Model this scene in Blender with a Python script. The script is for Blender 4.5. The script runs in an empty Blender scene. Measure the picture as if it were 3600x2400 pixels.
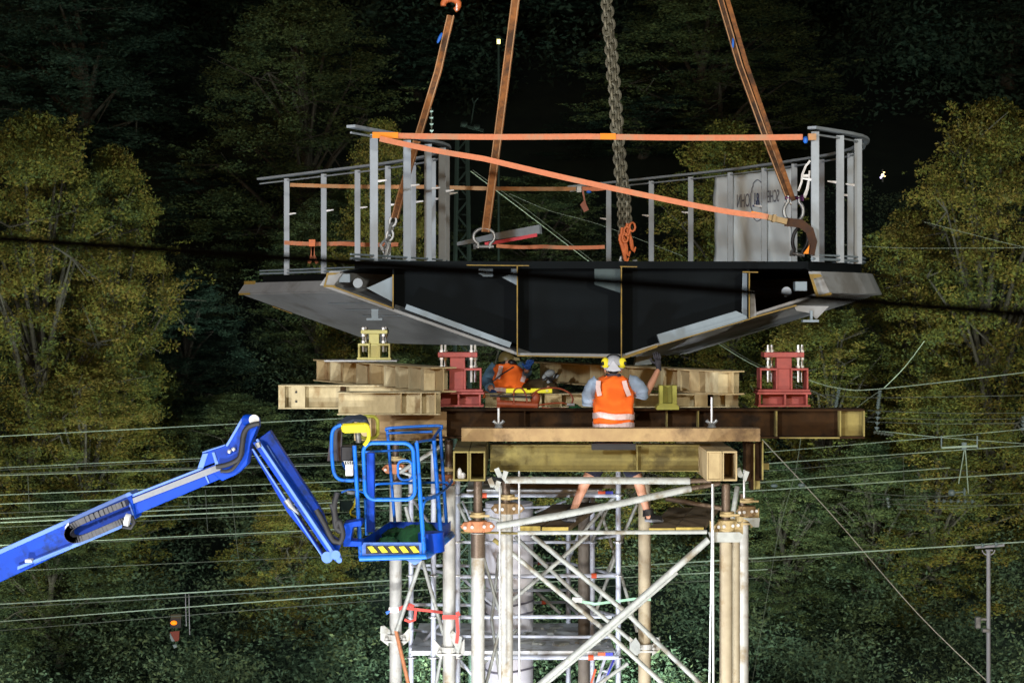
import bpy, bmesh, math, random
import numpy as np
from mathutils import Vector, Matrix, Quaternion
R = math.radians
H = 9.0                       # eye height of the camera above the ground
F = 6400.0                    # focal length in photo pixels (photo is 3600 wide)
VH = 1100.0                   # horizon row
sc = bpy.context.scene
COL = sc.collection
V = Vector

def P(u, v, Y):
    return V(((u - 1800.0) / F * Y, Y, H - (v - VH) / F * Y))
def X(u, Y): return (u - 1800.0) / F * Y
def Z(v, Y): return H - (v - VH) / F * Y
def px(n, Y): return n / F * Y

# ------------------------------------------------------------------ materials
MATS = {}
def mat(name, a, b=None, rough=.6, metal=0., scale=6., bump=0., c=None, cs=1.2, camt=.5, spec=.5, contrast=.5, coat=0., stretch=None):
    """procedural paint / steel: two tones mixed by noise, plus optional patches of a third colour (rust, dirt)"""
    if name in MATS: return MATS[name]
    m = bpy.data.materials.new(name); m.use_nodes = True
    nt = m.node_tree; N = nt.nodes; L = nt.links
    bs = N['Principled BSDF']
    bs.inputs['Roughness'].default_value = rough
    bs.inputs['Metallic'].default_value = metal
    bs.inputs['Specular IOR Level'].default_value = spec
    if coat: bs.inputs['Coat Weight'].default_value = coat
    if b is None: b = tuple(x * .72 for x in a)
    tc = N.new('ShaderNodeTexCoord'); mp = N.new('ShaderNodeMapping')
    L.new(tc.outputs['Object'], mp.inputs['Vector'])
    if stretch: mp.inputs['Scale'].default_value = stretch
    n1 = N.new('ShaderNodeTexNoise'); n1.inputs['Scale'].default_value = scale; n1.inputs['Detail'].default_value = 6; n1.inputs['Roughness'].default_value = .65
    L.new(mp.outputs[0], n1.inputs['Vector'])
    r1 = N.new('ShaderNodeValToRGB')
    r1.color_ramp.elements[0].position = .5 - contrast * .4; r1.color_ramp.elements[1].position = .5 + contrast * .4
    r1.color_ramp.elements[0].color = (*b, 1); r1.color_ramp.elements[1].color = (*a, 1)
    L.new(n1.outputs['Fac'], r1.inputs['Fac'])
    out = r1.outputs['Color']
    if c is not None:
        n2 = N.new('ShaderNodeTexNoise'); n2.inputs['Scale'].default_value = cs; n2.inputs['Detail'].default_value = 8; n2.inputs['Roughness'].default_value = .7
        L.new(mp.outputs[0], n2.inputs['Vector'])
        r2 = N.new('ShaderNodeValToRGB'); r2.color_ramp.elements[0].position = .62 - camt * .25; r2.color_ramp.elements[1].position = .72 - camt * .2
        L.new(n2.outputs['Fac'], r2.inputs['Fac'])
        mx = N.new('ShaderNodeMix'); mx.data_type = 'RGBA'
        L.new(r2.outputs['Color'], mx.inputs['Factor']); L.new(out, mx.inputs['A']); mx.inputs['B'].default_value = (*c, 1)
        out = mx.outputs['Result']
    L.new(out, bs.inputs['Base Color'])
    rr = N.new('ShaderNodeMapRange'); rr.inputs['To Min'].default_value = max(.05, rough - .12); rr.inputs['To Max'].default_value = min(1, rough + .15)
    L.new(n1.outputs['Fac'], rr.inputs['Value']); L.new(rr.outputs[0], bs.inputs['Roughness'])
    if bump:
        bp = N.new('ShaderNodeBump'); bp.inputs['Strength'].default_value = bump; bp.inputs['Distance'].default_value = .01
        L.new(n1.outputs['Fac'], bp.inputs['Height']); L.new(bp.outputs[0], bs.inputs['Normal'])
    MATS[name] = m
    return m
def emis(name, col, s):
    m = bpy.data.materials.new(name); m.use_nodes = True
    bs = m.node_tree.nodes['Principled BSDF']
    bs.inputs['Base Color'].default_value = (*col, 1)
    bs.inputs['Emission Color'].default_value = (*col, 1); bs.inputs['Emission Strength'].default_value = s
    return m

M_rail   = mat('grey_railing_paint', (.29,.335,.38), (.23,.265,.30), .55, .1, 9, .05)
M_sof    = mat('grey_bridge_paint', (.26,.275,.285), (.21,.22,.23), .6, 0, 3, .05, c=(.16,.16,.155), cs=1.1, camt=.35)
M_dark   = mat('near_black_steel', (.0045,.0065,.008), (.0025,.004,.005), .85, 0, 1.6, .05, spec=.12)  # near-black colour stands in for the shade inside the open bridge end
M_yedge  = mat('yellow_primer', (.28,.18,.025), (.15,.10,.025), .7, 0, 14)
M_stiff  = mat('grey_stiffener_paint', (.22,.28,.33), (.17,.22,.26), .6, 0, 5)
M_strap  = mat('orange_webbing', (.58,.20,.10), (.46,.155,.075), .9, 0, 22, .2, c=(.40,.22,.13), cs=2, camt=.5)
M_sling  = mat('worn_orange_sling', (.34,.13,.035), (.16,.065,.02), .9, 0, 18, .3, c=(.06,.03,.015), cs=2.5, camt=.6)
M_strap2 = mat('faded_beige_webbing', (.45,.27,.14), (.36,.2,.1), .9, 0, 20, .2, c=(.5,.22,.08), cs=1.5, camt=.5)
M_chain  = mat('chain_steel', (.20,.19,.14), (.10,.095,.07), .5, .5, 40, .1)
M_shack  = mat('shackle_steel', (.35,.36,.36), (.16,.17,.18), .4, .6, 12, .1)
M_black  = mat('black_steel', (.012,.012,.014), (.006,.006,.008), .5, .2, 8)
M_orh    = mat('orange_hook_paint', (.65,.17,.04), (.42,.1,.03), .55, 0, 25, .1)
M_blue   = mat('blue_plastic', (.01,.14,.62), (.008,.1,.45), .5, 0, 10)
M_red    = mat('red_jack_paint', (.42,.085,.07), (.28,.055,.05), .6, 0, 9, .1, c=(.14,.04,.035), cs=4, camt=.3)
M_yjack  = mat('yellow_jack_paint', (.72,.68,.26), (.58,.54,.2), .6, 0, 9, .1)
M_zinc   = mat('zinc_thread', (.75,.77,.78), (.5,.52,.54), .35, .6, 30, .1)
M_tan    = mat('tan_beam_steel', (.46,.36,.19), (.30,.22,.11), .85, 0, 9, .25, c=(.22,.13,.055), cs=4.5, camt=.3, stretch=(1,1,.45))
M_tan2   = mat('pale_tan_steel', (.54,.46,.28), (.34,.28,.16), .8, 0, 9, .3, c=(.27,.19,.09), cs=5.2, camt=.3, stretch=(1,1,.5))
M_pink   = mat('ochre_flat_steel', (.38,.26,.12), (.27,.17,.08), .85, 0, 6, .15, c=(.13,.08,.04), cs=1.1, camt=.5)
M_brown  = mat('dark_brown_steel', (.042,.020,.007), (.020,.010,.004), .95, 0, 7, .2, c=(.012,.007,.004), cs=3, camt=.5, spec=.15)  # brown deepened to carry the shade the front channel throws on the web
M_olive  = mat('olive_beam_steel', (.26,.21,.06), (.15,.12,.035), .8, 0, 6, .2, c=(.09,.07,.02), cs=2.5, camt=.4)
M_stub   = mat('olive_green_paint', (.32,.31,.05), (.2,.2,.035), .7, 0, 8, .1)
M_galv   = mat('galvanised_tube', (.42,.44,.42), (.27,.285,.27), .55, .1, 9, .15, c=(.2,.17,.12), cs=3.5, camt=.35)
M_leg    = mat('weathered_tower_tube', (.50,.50,.475), (.35,.35,.33), .6, .05, 7, .2, c=(.26,.21,.14), cs=2.6, camt=.3)
M_legt   = mat('tan_tower_tube', (.42,.36,.25), (.32,.265,.18), .7, .1, 7, .15, c=(.25,.17,.08), cs=2.6, camt=.35)
M_legd   = mat('grimy_tower_tube', (.20,.17,.14), (.13,.11,.09), .7, .1, 7, .15)
M_shaft  = mat('greasy_screw_shaft', (.20,.15,.11), (.10,.07,.05), .4, .5, 30, .2, stretch=(1,1,8))
M_clamp  = mat('orange_rusty_clamp', (.55,.22,.10), (.32,.12,.05), .7, 0, 12, .2, c=(.1,.05,.02), cs=6, camt=.4)
M_ybrass = mat('ochre_collar', (.45,.34,.16), (.3,.22,.1), .6, .1, 12)
M_scaf   = mat('bright_scaffold_tube', (.56,.60,.70), (.40,.43,.52), .4, .1, 14, .1)
M_deck   = mat('scaffold_deck_alloy', (.66,.69,.74), (.46,.48,.5), .5, .05, 6, .1, c=(.2,.18,.15), cs=4, camt=.4)
M_coup   = mat('red_orange_marking', (.75,.1,.03), (.6,.08,.03), .6, 0, 8)
M_pier   = mat('white_pier_wrap', (.78,.78,.88), (.66,.67,.76), .7, 0, 3, .15)
M_wood   = mat('scaffold_board_wood', (.20,.14,.08), (.10,.07,.04), .9, 0, 5, .3, stretch=(1,6,1))
M_wedge  = mat('yellow_board_end', (.46,.34,.08), (.3,.22,.05), .9, 0, 20)
M_lift   = mat('blue_lift_paint', (.001,.058,.50), (.001,.042,.36), .42, 0, 3, .03, c=(.004,.03,.16), cs=5, camt=.35, spec=.22)
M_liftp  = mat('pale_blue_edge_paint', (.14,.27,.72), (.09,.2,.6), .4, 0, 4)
M_grip   = mat('grey_grip_strip', (.27,.28,.30), (.21,.22,.24), .8, 0, 30, .2)
M_rubber = mat('black_rubber', (.02,.02,.022), (.01,.01,.012), .6, 0, 12)
M_track  = mat('grey_chain_track', (.10,.10,.11), (.05,.05,.055), .6, 0, 20, .1)
M_foam   = mat('yellow_foam', (.80,.70,.02), (.65,.56,.02), .7, 0, 12)
M_white  = mat('white_paint', (.78,.78,.78), (.62,.62,.63), .5, 0, 6)
M_net    = mat('dark_green_net', (.012,.10,.03), (.006,.05,.018), .9, 0, 30, .5)
M_vest   = mat('orange_vest_fabric', (.95,.17,.012), (.85,.13,.01), .9, 0, 7, .35)
M_refl   = mat('pinkish_reflective_tape', (.72,.52,.50), (.5,.38,.37), .5, .2, 18)
M_shirt  = mat('grey_blue_shirt', (.30,.38,.50), (.20,.27,.38), .9, 0, 9, .4)
M_teal   = mat('teal_sleeve', (.06,.12,.17), (.04,.08,.12), .9, 0, 9, .3)
M_skin   = mat('skin', (.55,.28,.18), (.46,.22,.14), .55, 0, 12)
M_hair   = mat('dark_hair', (.02,.017,.015), (.01,.009,.008), .8, 0, 60, .3)
M_short  = mat('navy_shorts_fabric', (.018,.02,.045), (.01,.012,.03), .95, 0, 9, .3)
M_glove  = mat('dark_glove', (.03,.028,.035), (.015,.014,.02), .8, 0, 12, .3)
M_boot   = mat('black_boot_leather', (.02,.02,.024), (.01,.01,.012), .5, 0, 12)
M_sole   = mat('grey_boot_sole', (.25,.26,.30), (.16,.17,.2), .7, 0, 12)
M_trous  = mat('brown_work_trousers', (.07,.045,.012), (.04,.026,.008), .95, 0, 9, .3)
M_level  = mat('yellow_level_paint', (.85,.80,.01), (.78,.72,.01), .4, 0, 6)
M_pump   = mat('orange_pump_paint', (.30,.055,.014), (.16,.03,.010), .5, 0, 10, .1)
M_wire   = mat('copper_green_wire', (.40,.54,.43), (.26,.36,.29), .7, 0, 3, spec=.2)
M_wired  = mat('dull_grey_wire', (.13,.16,.135), (.09,.11,.095), .8, 0, 3, spec=.15)
M_mast   = mat('green_grey_mast_paint', (.006,.010,.009), (.004,.007,.006), .9, 0, 4, spec=.05)
M_ins    = mat('pale_insulator', (.20,.28,.29), (.13,.19,.2), .3, 0, 6)
M_tarp   = mat('white_tarpaulin', (.74,.83,.88), (.68,.77,.82), .8, 0, 2.5, .4)
M_print  = mat('faded_blue_print', (.13,.15,.21), (.2,.22,.27), .8, 0, 12)
M_printb = mat('strong_blue_print', (.035,.06,.2), (.05,.08,.22), .8, 0, 12)
M_rstrap = mat('red_ratchet_webbing', (.65,.09,.07), (.5,.07,.06), .85, 0, 20)
M_gstrap = mat('mint_green_webbing', (.35,.62,.45), (.28,.5,.36), .85, 0, 20)
M_soil   = mat('leafy_soil', (.009,.015,.012), (.005,.009,.008), 1, 0, 1.5, .5, spec=.1)
M_bark   = mat('tree_bark', (.018,.017,.012), (.010,.009,.007), .95, 0, 5, .5)
M_pole   = mat('grey_pole_paint', (.30,.31,.34), (.22,.23,.25), .6, 0, 4, c=(.32,.17,.05), cs=.9, camt=.25)

# ------------------------------------------------------------------ mesh builder
def frame_from(d, up=V((0, 0, 1))):
    d = d.normalized()
    s = d.cross(up)
    if s.length < 1e-4: s = d.cross(V((0, 1, 0)))
    s.normalize(); u = s.cross(d).normalized()
    return s, u, d

class MB:
    def __init__(self): self.v = []; self.f = []
    def add(self, vs, fs):
        n = len(self.v); self.v += [V(p) for p in vs]; self.f += [tuple(i + n for i in f) for f in fs]; return self
    def hexa(self, a, b):     # two quads a[4], b[4]
        return self.add(a + b, [(3,2,1,0),(4,5,6,7),(0,1,5,4),(1,2,6,5),(2,3,7,6),(3,0,4,7)])
    def box(self, c, s, M=None):
        c = V(c); hx, hy, hz = s[0]/2, s[1]/2, s[2]/2
        pts = [V((x, y, z)) for z in (-hz, hz) for x, y in ((-hx,-hy),(hx,-hy),(hx,hy),(-hx,hy))]
        if M is not None: pts = [M @ p for p in pts]
        pts = [p + c for p in pts]
        return self.hexa(pts[:4], pts[4:])
    def fb(self, u0, u1, v0, v1, Y, d):   # box whose front face fills the photo rectangle at distance Y
        x0, x1, z1, z0 = X(u0, Y), X(u1, Y), Z(v0, Y), Z(v1, Y)
        return self.box(((x0+x1)/2, Y + d/2, (z0+z1)/2), (x1-x0, d, z1-z0))
    def bar(self, p0, p1, w, h, up=V((0, 0, 1))):
        p0, p1 = V(p0), V(p1); s, u, d = frame_from(p1 - p0, up)
        q = [s*(-w/2)+u*(-h/2), s*(w/2)+u*(-h/2), s*(w/2)+u*(h/2), s*(-w/2)+u*(h/2)]
        return self.hexa([p0 + x for x in q], [p1 + x for x in q])
    def ribbon(self, pts, w, t, side):    # webbing along pts; side = vector of the wide direction
        side = V(side).normalized(); n = len(self.v); k = len(pts); vs = []
        for i, p in enumerate(pts):
            d = (pts[min(i+1, k-1)] - pts[max(i-1, 0)]).normalized()
            s = (side - d * side.dot(d)).normalized(); u = d.cross(s)
            ww = w[i] if isinstance(w, (list, tuple)) else w
            vs += [p + s*a*ww/2 + u*b*t/2 for a, b in ((-1,-1),(1,-1),(1,1),(-1,1))]
        fs = [(3,2,1,0), tuple(4*(k-1)+j for j in range(4))]
        for i in range(k-1):
            for j in range(4): fs.append((4*i+j, 4*i+(j+1)%4, 4*i+4+(j+1)%4, 4*i+4+j))
        return self.add(vs, fs)
    def tube(self, pts, r, seg=10, closed=False):
        pts = [V(p) for p in pts]; k = len(pts); vs = []; fs = []
        prev = None
        for i, p in enumerate(pts):
            if closed: d = pts[(i+1) % k] - pts[(i-1) % k]
            else: d = pts[min(i+1, k-1)] - pts[max(i-1, 0)]
            d.normalize()
            if prev is None: s, u, _ = frame_from(d)
            else:
                s = prev - d * prev.dot(d)
                if s.length < 1e-5: s, _, _ = frame_from(d)
                s.normalize()
            u = s.cross(d); prev = s
            rr = r[i] if isinstance(r, (list, tuple)) else r
            for j in range(seg):
                a = 2*math.pi*j/seg; vs.append(p + s*math.cos(a)*rr + u*math.sin(a)*rr)
        m = k if closed else k-1
        for i in range(m):
            for j in range(seg):
                a, b = i*seg+j, i*seg+(j+1)%seg; c, d2 = ((i+1)%k)*seg+(j+1)%seg, ((i+1)%k)*seg+j
                fs.append((a, b, c, d2))
        if not closed: fs += [tuple(range(seg))[::-1], tuple((k-1)*seg+j for j in range(seg))]
        return self.add(vs, fs)
    def prism(self, poly, ext):
        poly = [V(p) for p in poly]; k = len(poly); ext = V(ext)
        fs = [tuple(range(k))[::-1], tuple(k+j for j in range(k))]
        fs += [(j, (j+1)%k, k+(j+1)%k, k+j) for j in range(k)]
        return self.add(poly + [p + ext for p in poly], fs)
    def uvpoly(self, pts, Y, d):          # polygon from photo pixels at distance Y, thickness d
        return self.prism([P(u, v, Y) for u, v in pts], (0, d, 0))
    def ibeam(self, p0, p1, h, w, tf, tw):   # p0,p1 at mid-height
        p0, p1 = V(p0), V(p1); s, u, d = frame_from(p1 - p0)
        self.bar(p0 + u*(h/2-tf/2), p1 + u*(h/2-tf/2), w, tf)
        self.bar(p0 - u*(h/2-tf/2), p1 - u*(h/2-tf/2), w, tf)
        return self.bar(p0, p1, tw, h-2*tf)
    def ell(self, c, rad, M=None, nu=14, nv=9, zmin=-1.0):
        c = V(c); vs = []; fs = []
        for i in range(nv+1):
            t = math.asin(zmin) + (math.pi/2 - math.asin(zmin)) * i / nv
            for j in range(nu):
                a = 2*math.pi*j/nu
                p = V((math.cos(a)*math.cos(t)*rad[0], math.sin(a)*math.cos(t)*rad[1], math.sin(t)*rad[2]))
                if M is not None: p = M @ p
                vs.append(p + c)
        for i in range(nv):
            for j in range(nu):
                fs.append((i*nu+j, i*nu+(j+1)%nu, (i+1)*nu+(j+1)%nu, (i+1)*nu+j))
        fs.append(tuple(range(nu))[::-1])
        return self.add(vs, fs)
    def rings(self, rings):               # closed loft through rings of equal count
        k = len(rings[0]); vs = [p for r in rings for p in r]; fs = [tuple(range(k))[::-1], tuple((len(rings)-1)*k+j for j in range(k))]
        for i in range(len(rings)-1):
            for j in range(k): fs.append((i*k+j, i*k+(j+1)%k, (i+1)*k+(j+1)%k, (i+1)*k+j))
        return self.add(vs, fs)
    def build(self, name, m, parent=None, smooth=False, bevel=0):
        me = bpy.data.meshes.new(name)
        off = parent_loc(parent)
        me.from_pydata([tuple(p - off) for p in self.v], [], self.f)
        bm = bmesh.new(); bm.from_mesh(me); bmesh.ops.recalc_face_normals(bm, faces=bm.faces)
        bm.to_mesh(me); bm.free()
        if smooth:
            for p in me.polygons: p.use_smooth = True
            me.set_sharp_from_angle(angle=R(38))
        me.materials.append(m)
        o = bpy.data.objects.new(name, me); COL.objects.link(o)
        if parent is not None: o.parent = parent
        if bevel:
            bv = o.modifiers.new('bevel', 'BEVEL'); bv.width = bevel; bv.segments = 1; bv.limit_method = 'ANGLE'
        return o
def parent_loc(p):
    o = V((0, 0, 0))
    while p is not None: o += V(p.location); p = p.parent
    return o

def tag(o, label, cat, group=None, kind=None):
    if label: o['label'] = label
    if cat:
        o['category'] = cat
        if not kind: kind = 'thing'
    if group: o['group'] = group
    if kind: o['kind'] = kind
    return o
def thing(name, label, cat, loc, group=None):
    o = bpy.data.objects.new(name, None); COL.objects.link(o); o.location = V(loc); o.empty_display_size = .2
    return tag(o, label, cat, group)
def copy_tree(o, parent=None):
    c = o.copy(); COL.objects.link(c); c.parent = parent
    for ch in list(o.children): copy_tree(ch, c)
    return c
def rrect(u0, u1, v0, v1, Y, rad, n=5, Y2=None, skew=0):
    pts = []
    for cu, cv, a0 in ((u1-rad, v0+rad, -90), (u1-rad, v1-rad, 0), (u0+rad, v1-rad, 90), (u0+rad, v0+rad, 180)):
        for i in range(n+1):
            a = R(a0 + 90*i/n); u = cu + rad*math.cos(a); v = cv + rad*math.sin(a)
            Yv = Y if Y2 is None else Y + (Y2-Y)*(u-u0)/(u1-u0)
            pts.append(P(u + skew*(v-v0)/(v1-v0), v, Yv))
    return pts
def skin(name, joints, edges, root, m, parent, sub=2):
    """continuous body surface grown round a skeleton: joints {k: (point, radius)}"""
    keys = list(joints); idx = {k: i for i, k in enumerate(keys)}; off = parent_loc(parent)
    me = bpy.data.meshes.new(name)
    me.from_pydata([tuple(V(joints[k][0]) - off) for k in keys], [(idx[a], idx[b]) for a, b in edges], [])
    o = bpy.data.objects.new(name, me); COL.objects.link(o)
    sk = o.modifiers.new('s', 'SKIN'); o.modifiers.new('u', 'SUBSURF').levels = sub
    o.modifiers['u'].render_levels = sub
    lay = me.skin_vertices[0].data
    for k in keys:
        r = joints[k][1]; r = r if isinstance(r, tuple) else (r, r)
        lay[idx[k]].radius = r; lay[idx[k]].use_root = (k == root)
    bpy.context.view_layer.update()
    ev = o.evaluated_get(bpy.context.evaluated_depsgraph_get())
    nm = bpy.data.meshes.new_from_object(ev)
    o.modifiers.clear(); o.data = nm
    for p in nm.polygons: p.use_smooth = True
    nm.materials.clear(); nm.materials.append(m)
    o.parent = parent
    return o
def text(body, size, m, name, parent, M, thick=.002, mirror=False, sx=1.0):
    cu = bpy.data.curves.new(name, 'FONT'); cu.body = body; cu.size = size; cu.extrude = thick; cu.align_x = 'CENTER'; cu.align_y = 'CENTER'
    o = bpy.data.objects.new(name, cu); COL.objects.link(o)
    bpy.context.view_layer.update()
    me = bpy.data.meshes.new_from_object(o.evaluated_get(bpy.context.evaluated_depsgraph_get()))
    bpy.data.objects.remove(o)
    S = Matrix.Diagonal((-sx if mirror else sx, 1, 1, 1))
    me.transform(Matrix.Translation(-parent_loc(parent)) @ M @ S)
    me.materials.clear(); me.materials.append(m)
    ob = bpy.data.objects.new(name, me); COL.objects.link(ob); ob.parent = parent
    return ob

# ================================================================== THE BRIDGE SEGMENT
br = thing('bridge_segment', 'grey curved footbridge section with tall post railings hanging from slings and a chain', 'bridge section', (0.8, 20, H - .47))
def cr(pts, n):
    out = []
    k = len(pts)
    for i in range(k-1):
        p0, p1, p2, p3 = pts[max(i-1,0)], pts[i], pts[i+1], pts[min(i+2,k-1)]
        for j in range(n):
            t = j/n
            out.append(tuple(.5*((2*b)+(-a+c)*t+(2*a-5*b+4*c-d)*t*t+(-a+3*b-3*c+d)*t**3) for a,b,c,d in zip(p0,p1,p2,p3)))
    out.append(tuple(pts[-1])); return out
LP = cr([(-1.75,20.0),(-1.2,21.2),(-.80,22.3),(-.98,23.6),(-1.72,25.0),(-2.73,26.4),(-3.84,27.9)], 4)
RP = cr([(3.30,20.15),(4.00,21.1),(4.24,22.2),(4.12,23.6),(3.2,25.9),(2.2,27.6),(.93,29.6)], 4)
NS = len(LP)
def sec(i, s, z):       # s metres from the middle (rail line at +-2.52)
    a, b = V((*LP[i], 0)), V((*RP[i], 0)); c = (a+b)/2
    p = c + (b-a)/2 * (s/2.52); p.z = H + z; return p
def strip(mb, a, b, t, i0=0, i1=NS-1, inward=None):
    """lofted plate following the section segment a->b (s,z) with thickness t"""
    n = V((-(b[1]-a[1]), b[0]-a[0])).normalized() * t
    rings = []
    for i in range(i0, i1+1):
        rings.append([sec(i, *a), sec(i, *b), sec(i, b[0]+n.x, b[1]+n.y), sec(i, a[0]+n.x, a[1]+n.y)])
    mb.rings(rings)
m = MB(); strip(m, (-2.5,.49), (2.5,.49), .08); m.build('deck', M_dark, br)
m = MB(); strip(m, (-2.83,.284), (-.70,-.47), .03); m.build('left_soffit', M_sof, br)
m = MB(); strip(m, (-.70,-.47), (.45,-.485), .03); m.build('bottom_plate', M_sof, br)
m = MB(); strip(m, (.45,-.485), (2.60,.19), .03); m.build('right_soffit', M_sof, br)
for sgn in (-1, 1):
    m = MB(); zb = .284 if sgn < 0 else .20
    q0, q1, q2, q3 = (2.62, 2.77, 2.88, 2.74) if sgn < 0 else (2.50, 2.63, 2.74, 2.58)
    rings = [[sec(i, sgn*q0, .46), sec(i, sgn*q1, .46), sec(i, sgn*q2, zb+.02), sec(i, sgn*q3, zb-.0)] for i in range(NS)]
    m.rings(rings); m.build('edge_beam', M_sof, br)
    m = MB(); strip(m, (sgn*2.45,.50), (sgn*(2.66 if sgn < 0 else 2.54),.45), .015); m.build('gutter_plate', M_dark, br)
# recessed diaphragm and webs
def front(u, v, Y=20.0): return P(u, v, Y)
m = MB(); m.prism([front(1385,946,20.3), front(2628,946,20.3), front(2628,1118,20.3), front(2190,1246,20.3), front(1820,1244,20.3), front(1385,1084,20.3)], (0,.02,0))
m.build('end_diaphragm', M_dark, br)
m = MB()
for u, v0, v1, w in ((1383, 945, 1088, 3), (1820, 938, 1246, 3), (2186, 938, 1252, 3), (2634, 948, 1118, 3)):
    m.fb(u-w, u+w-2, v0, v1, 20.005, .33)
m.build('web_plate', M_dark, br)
for u, v0, v1, w in ((1382, 965, 1084, 3), (1819, 936, 1250, 3), (2185, 938, 1255, 3), (2635, 960, 1118, 3)):
    m = MB(); m.fb(u-w/2-1, u+w/2, v0, v1, 19.985, .018); m.build('primer_edge', M_yedge, br)
def eline(a, b, w=4):
    m = MB(); m.ribbon([P(*a, 19.985), P(*b, 19.985)], px(w, 20), .012, V((0,0,1))); m.build('primer_edge', M_yedge, br)
eline((1172,1008),(1378,1082),5); eline((1819,1250),(2190,1257),4); eline((2192,1257),(2310,1216),10); eline((2310,1216),(2640,1120),3)
eline((2640,1118),(2800,1073),5); eline((1640,932),(1860,934),3); eline((2180,937),(2240,938),3); eline((2610,956),(2665,957),4)
m = MB()
m.uvpoly([(1150,959),(1194,959),(1178,965),(1146,968)], 19.985, .012); m.uvpoly([(1137,1009),(1176,1009),(1180,1003),(1141,1001)], 19.985, .012)
m.uvpoly([(1150,959),(1137,1009),(1143,1009),(1156,959)], 19.98, .012)
m.uvpoly([(2845,963),(2884,963),(2890,972),(2850,982)], 20.02, .012); m.uvpoly([(2870,1040),(2922,1027),(2925,1036),(2870,1048)], 20.02, .012)
m.uvpoly([(2845,963),(2853,963),(2880,1040),(2870,1046)], 20.015, .012)
m.build('primer_corner', M_yedge, br)
for a, b in ((-2.77,.46),(-2.85,.30)):
    k = NS-1; m = MB(); m.ribbon([sec(k-1,a-.012,b), sec(k-1,a-.012,b).lerp(sec(k,a-.012,b), .5), sec(k,a-.012,b)], .05, .012, V((0,0,1))); m.build('primer_corner', M_yedge, br)
m = MB(); k = NS-2; z0 = .284 + (-2.35+2.83)/2.13*(-.754) - .012; m.ribbon([sec(NS-1,-2.35,z0), sec(NS-1,-2.05,z0-.106)], .10, .01, V((0,1,0))); m.build('primer_corner', M_yedge, br)
# stiffeners
def stf(poly, Y=20.12, d=.02, mt=None, nm='stiffener'):
    mb = MB(); mb.uvpoly(poly, Y, d); return mb.build(nm, mt or M_stiff, br)
stf([(1683,935),(1733,935),(1733,972),(1700,972),(1683,962)]); stf([(1797,936),(1818,936),(1818,1003),(1765,975),(1797,962)])
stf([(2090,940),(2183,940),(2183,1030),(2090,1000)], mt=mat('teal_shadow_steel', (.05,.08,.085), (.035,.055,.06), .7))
stf([(2611,960),(2633,960),(2633,1118),(2616,1118),(2608,1095)]); stf([(2638,1020),(2652,1022),(2660,1112),(2638,1115)], mt=M_sof)
m = MB(); a, b = P(1428,1078,20.06), P(1795,1212,20.06); m.bar(a, b, .16, px(19,20)); m.build('flange_strip', M_stiff, br)
m = MB(); m.uvpoly([(2310,1176),(2588,1093),(2625,1110),(2628,1120),(2322,1211)], 20.04, .12); m.build('flange_strip', M_stiff, br)
stf([(1379,972),(1379,1060),(1288,1012),(1300,1008)], 20.03); stf([(1193,963),(1230,963),(1230,992),(1193,992)], 20.03, .1)
for u, v in ((1258,995),(2765,1025)):
    m = MB(); m.tube([P(u,v,19.97), P(u,v,20.25)], px(17,20), 20); m.build('drain_pipe', M_rail, br, True)
m = MB(); m.fb(2796, 2837, 990, 1022, 20.05, .15); m.build('bracket_box', M_stiff, br)
for u, v, w in ((1318,1086,24),(2853,1092,8)):
    m = MB(); m.fb(u-w/2, u+w/2, v, v+32, 19.99, .05); m.fb(u-30, u+26, v+32, v+40, 19.97, .12)
    m.build('lifting_lug', M_stiff, br)
stf([(2790,1074),(2915,1076),(2870,1122),(2845,1100),(2800,1092)], 20.02, .02, M_sof, 'wing_plate')
stf([(2240,1240),(2292,1238),(2292,1280),(2232,1285)], 20.9, .3, M_stiff, 'bearing_plate')
# underside seams and primer patches along the left soffit
m = MB()
def sline(s0, s1, i0, i1, w=.02):
    for k in range(i0, i1):
        z0 = .284 + (s0+2.83)/2.13*(-.754) - .012
        m.ribbon([sec(k, s0, z0), sec(k+1, s0, z0)], w, .006, V((1,0,0)))
for s0 in (-2.45,-2.2,-1.95): sline(s0, s0, 15, 20)
sline(-2.6,-2.6, 2, 9); sline(-1.2,-1.2, 1, 12)
m.build('weld_seam', M_stiff, br)
# railings: posts, handrails, pegs
Zr = H + 2.05; Zd = H + .57
def railpath(pts):
    return [V((X(u, Y), Y, Zr)) for u, Y in pts]
left_rail = [V((p[0]-.02, p[1], Zr)) for p in LP]; right_rail = [V((p[0]+.02, p[1], Zr)) for p in RP]
for pts in (left_rail, right_rail):
    m = MB(); m.ribbon(pts, .11, .03, V((1,.2,0))); m.build('handrail', M_rail, br)
    m = MB(); m.tube([p - V((0,0,.07)) for p in pts], .012, 6); m.build('lower_rail', M_rail, br, True)
    m = MB(); m.tube([p - V((0,0,Zr-Zd-.03)) for p in pts], .016, 6); m.tube([p - V((0,0,Zr-Zd-.075)) for p in pts], .012, 6); m.build('kick_rail', M_stiff, br, True)
def onrail(pts, u, lo, hi):
    best = None
    for i in range(lo, hi):
        a, b = pts[i], pts[i+1]
        for t in range(11):
            p = a.lerp(b, t/10); uu = p.x/p.y*F + 1800
            if best is None or abs(uu-u) < best[0]: best = (abs(uu-u), p)
    return best[1]
posts = [(left_rail,u,0,9,.085,1) for u in (1314,1432,1505,1555)] + [(left_rail,u,9,24,.075,1) for u in (1008,1138,1259,1366,1452,1522,1572)] \
      + [(right_rail,u,0,8,.085,-1) for u in (2866,2953,3015)] + [(right_rail,u,9,24,.075,-1) for u in (2990,2888,2795,2686,2566,2430,2288,2140)]
POSTS = []
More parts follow.
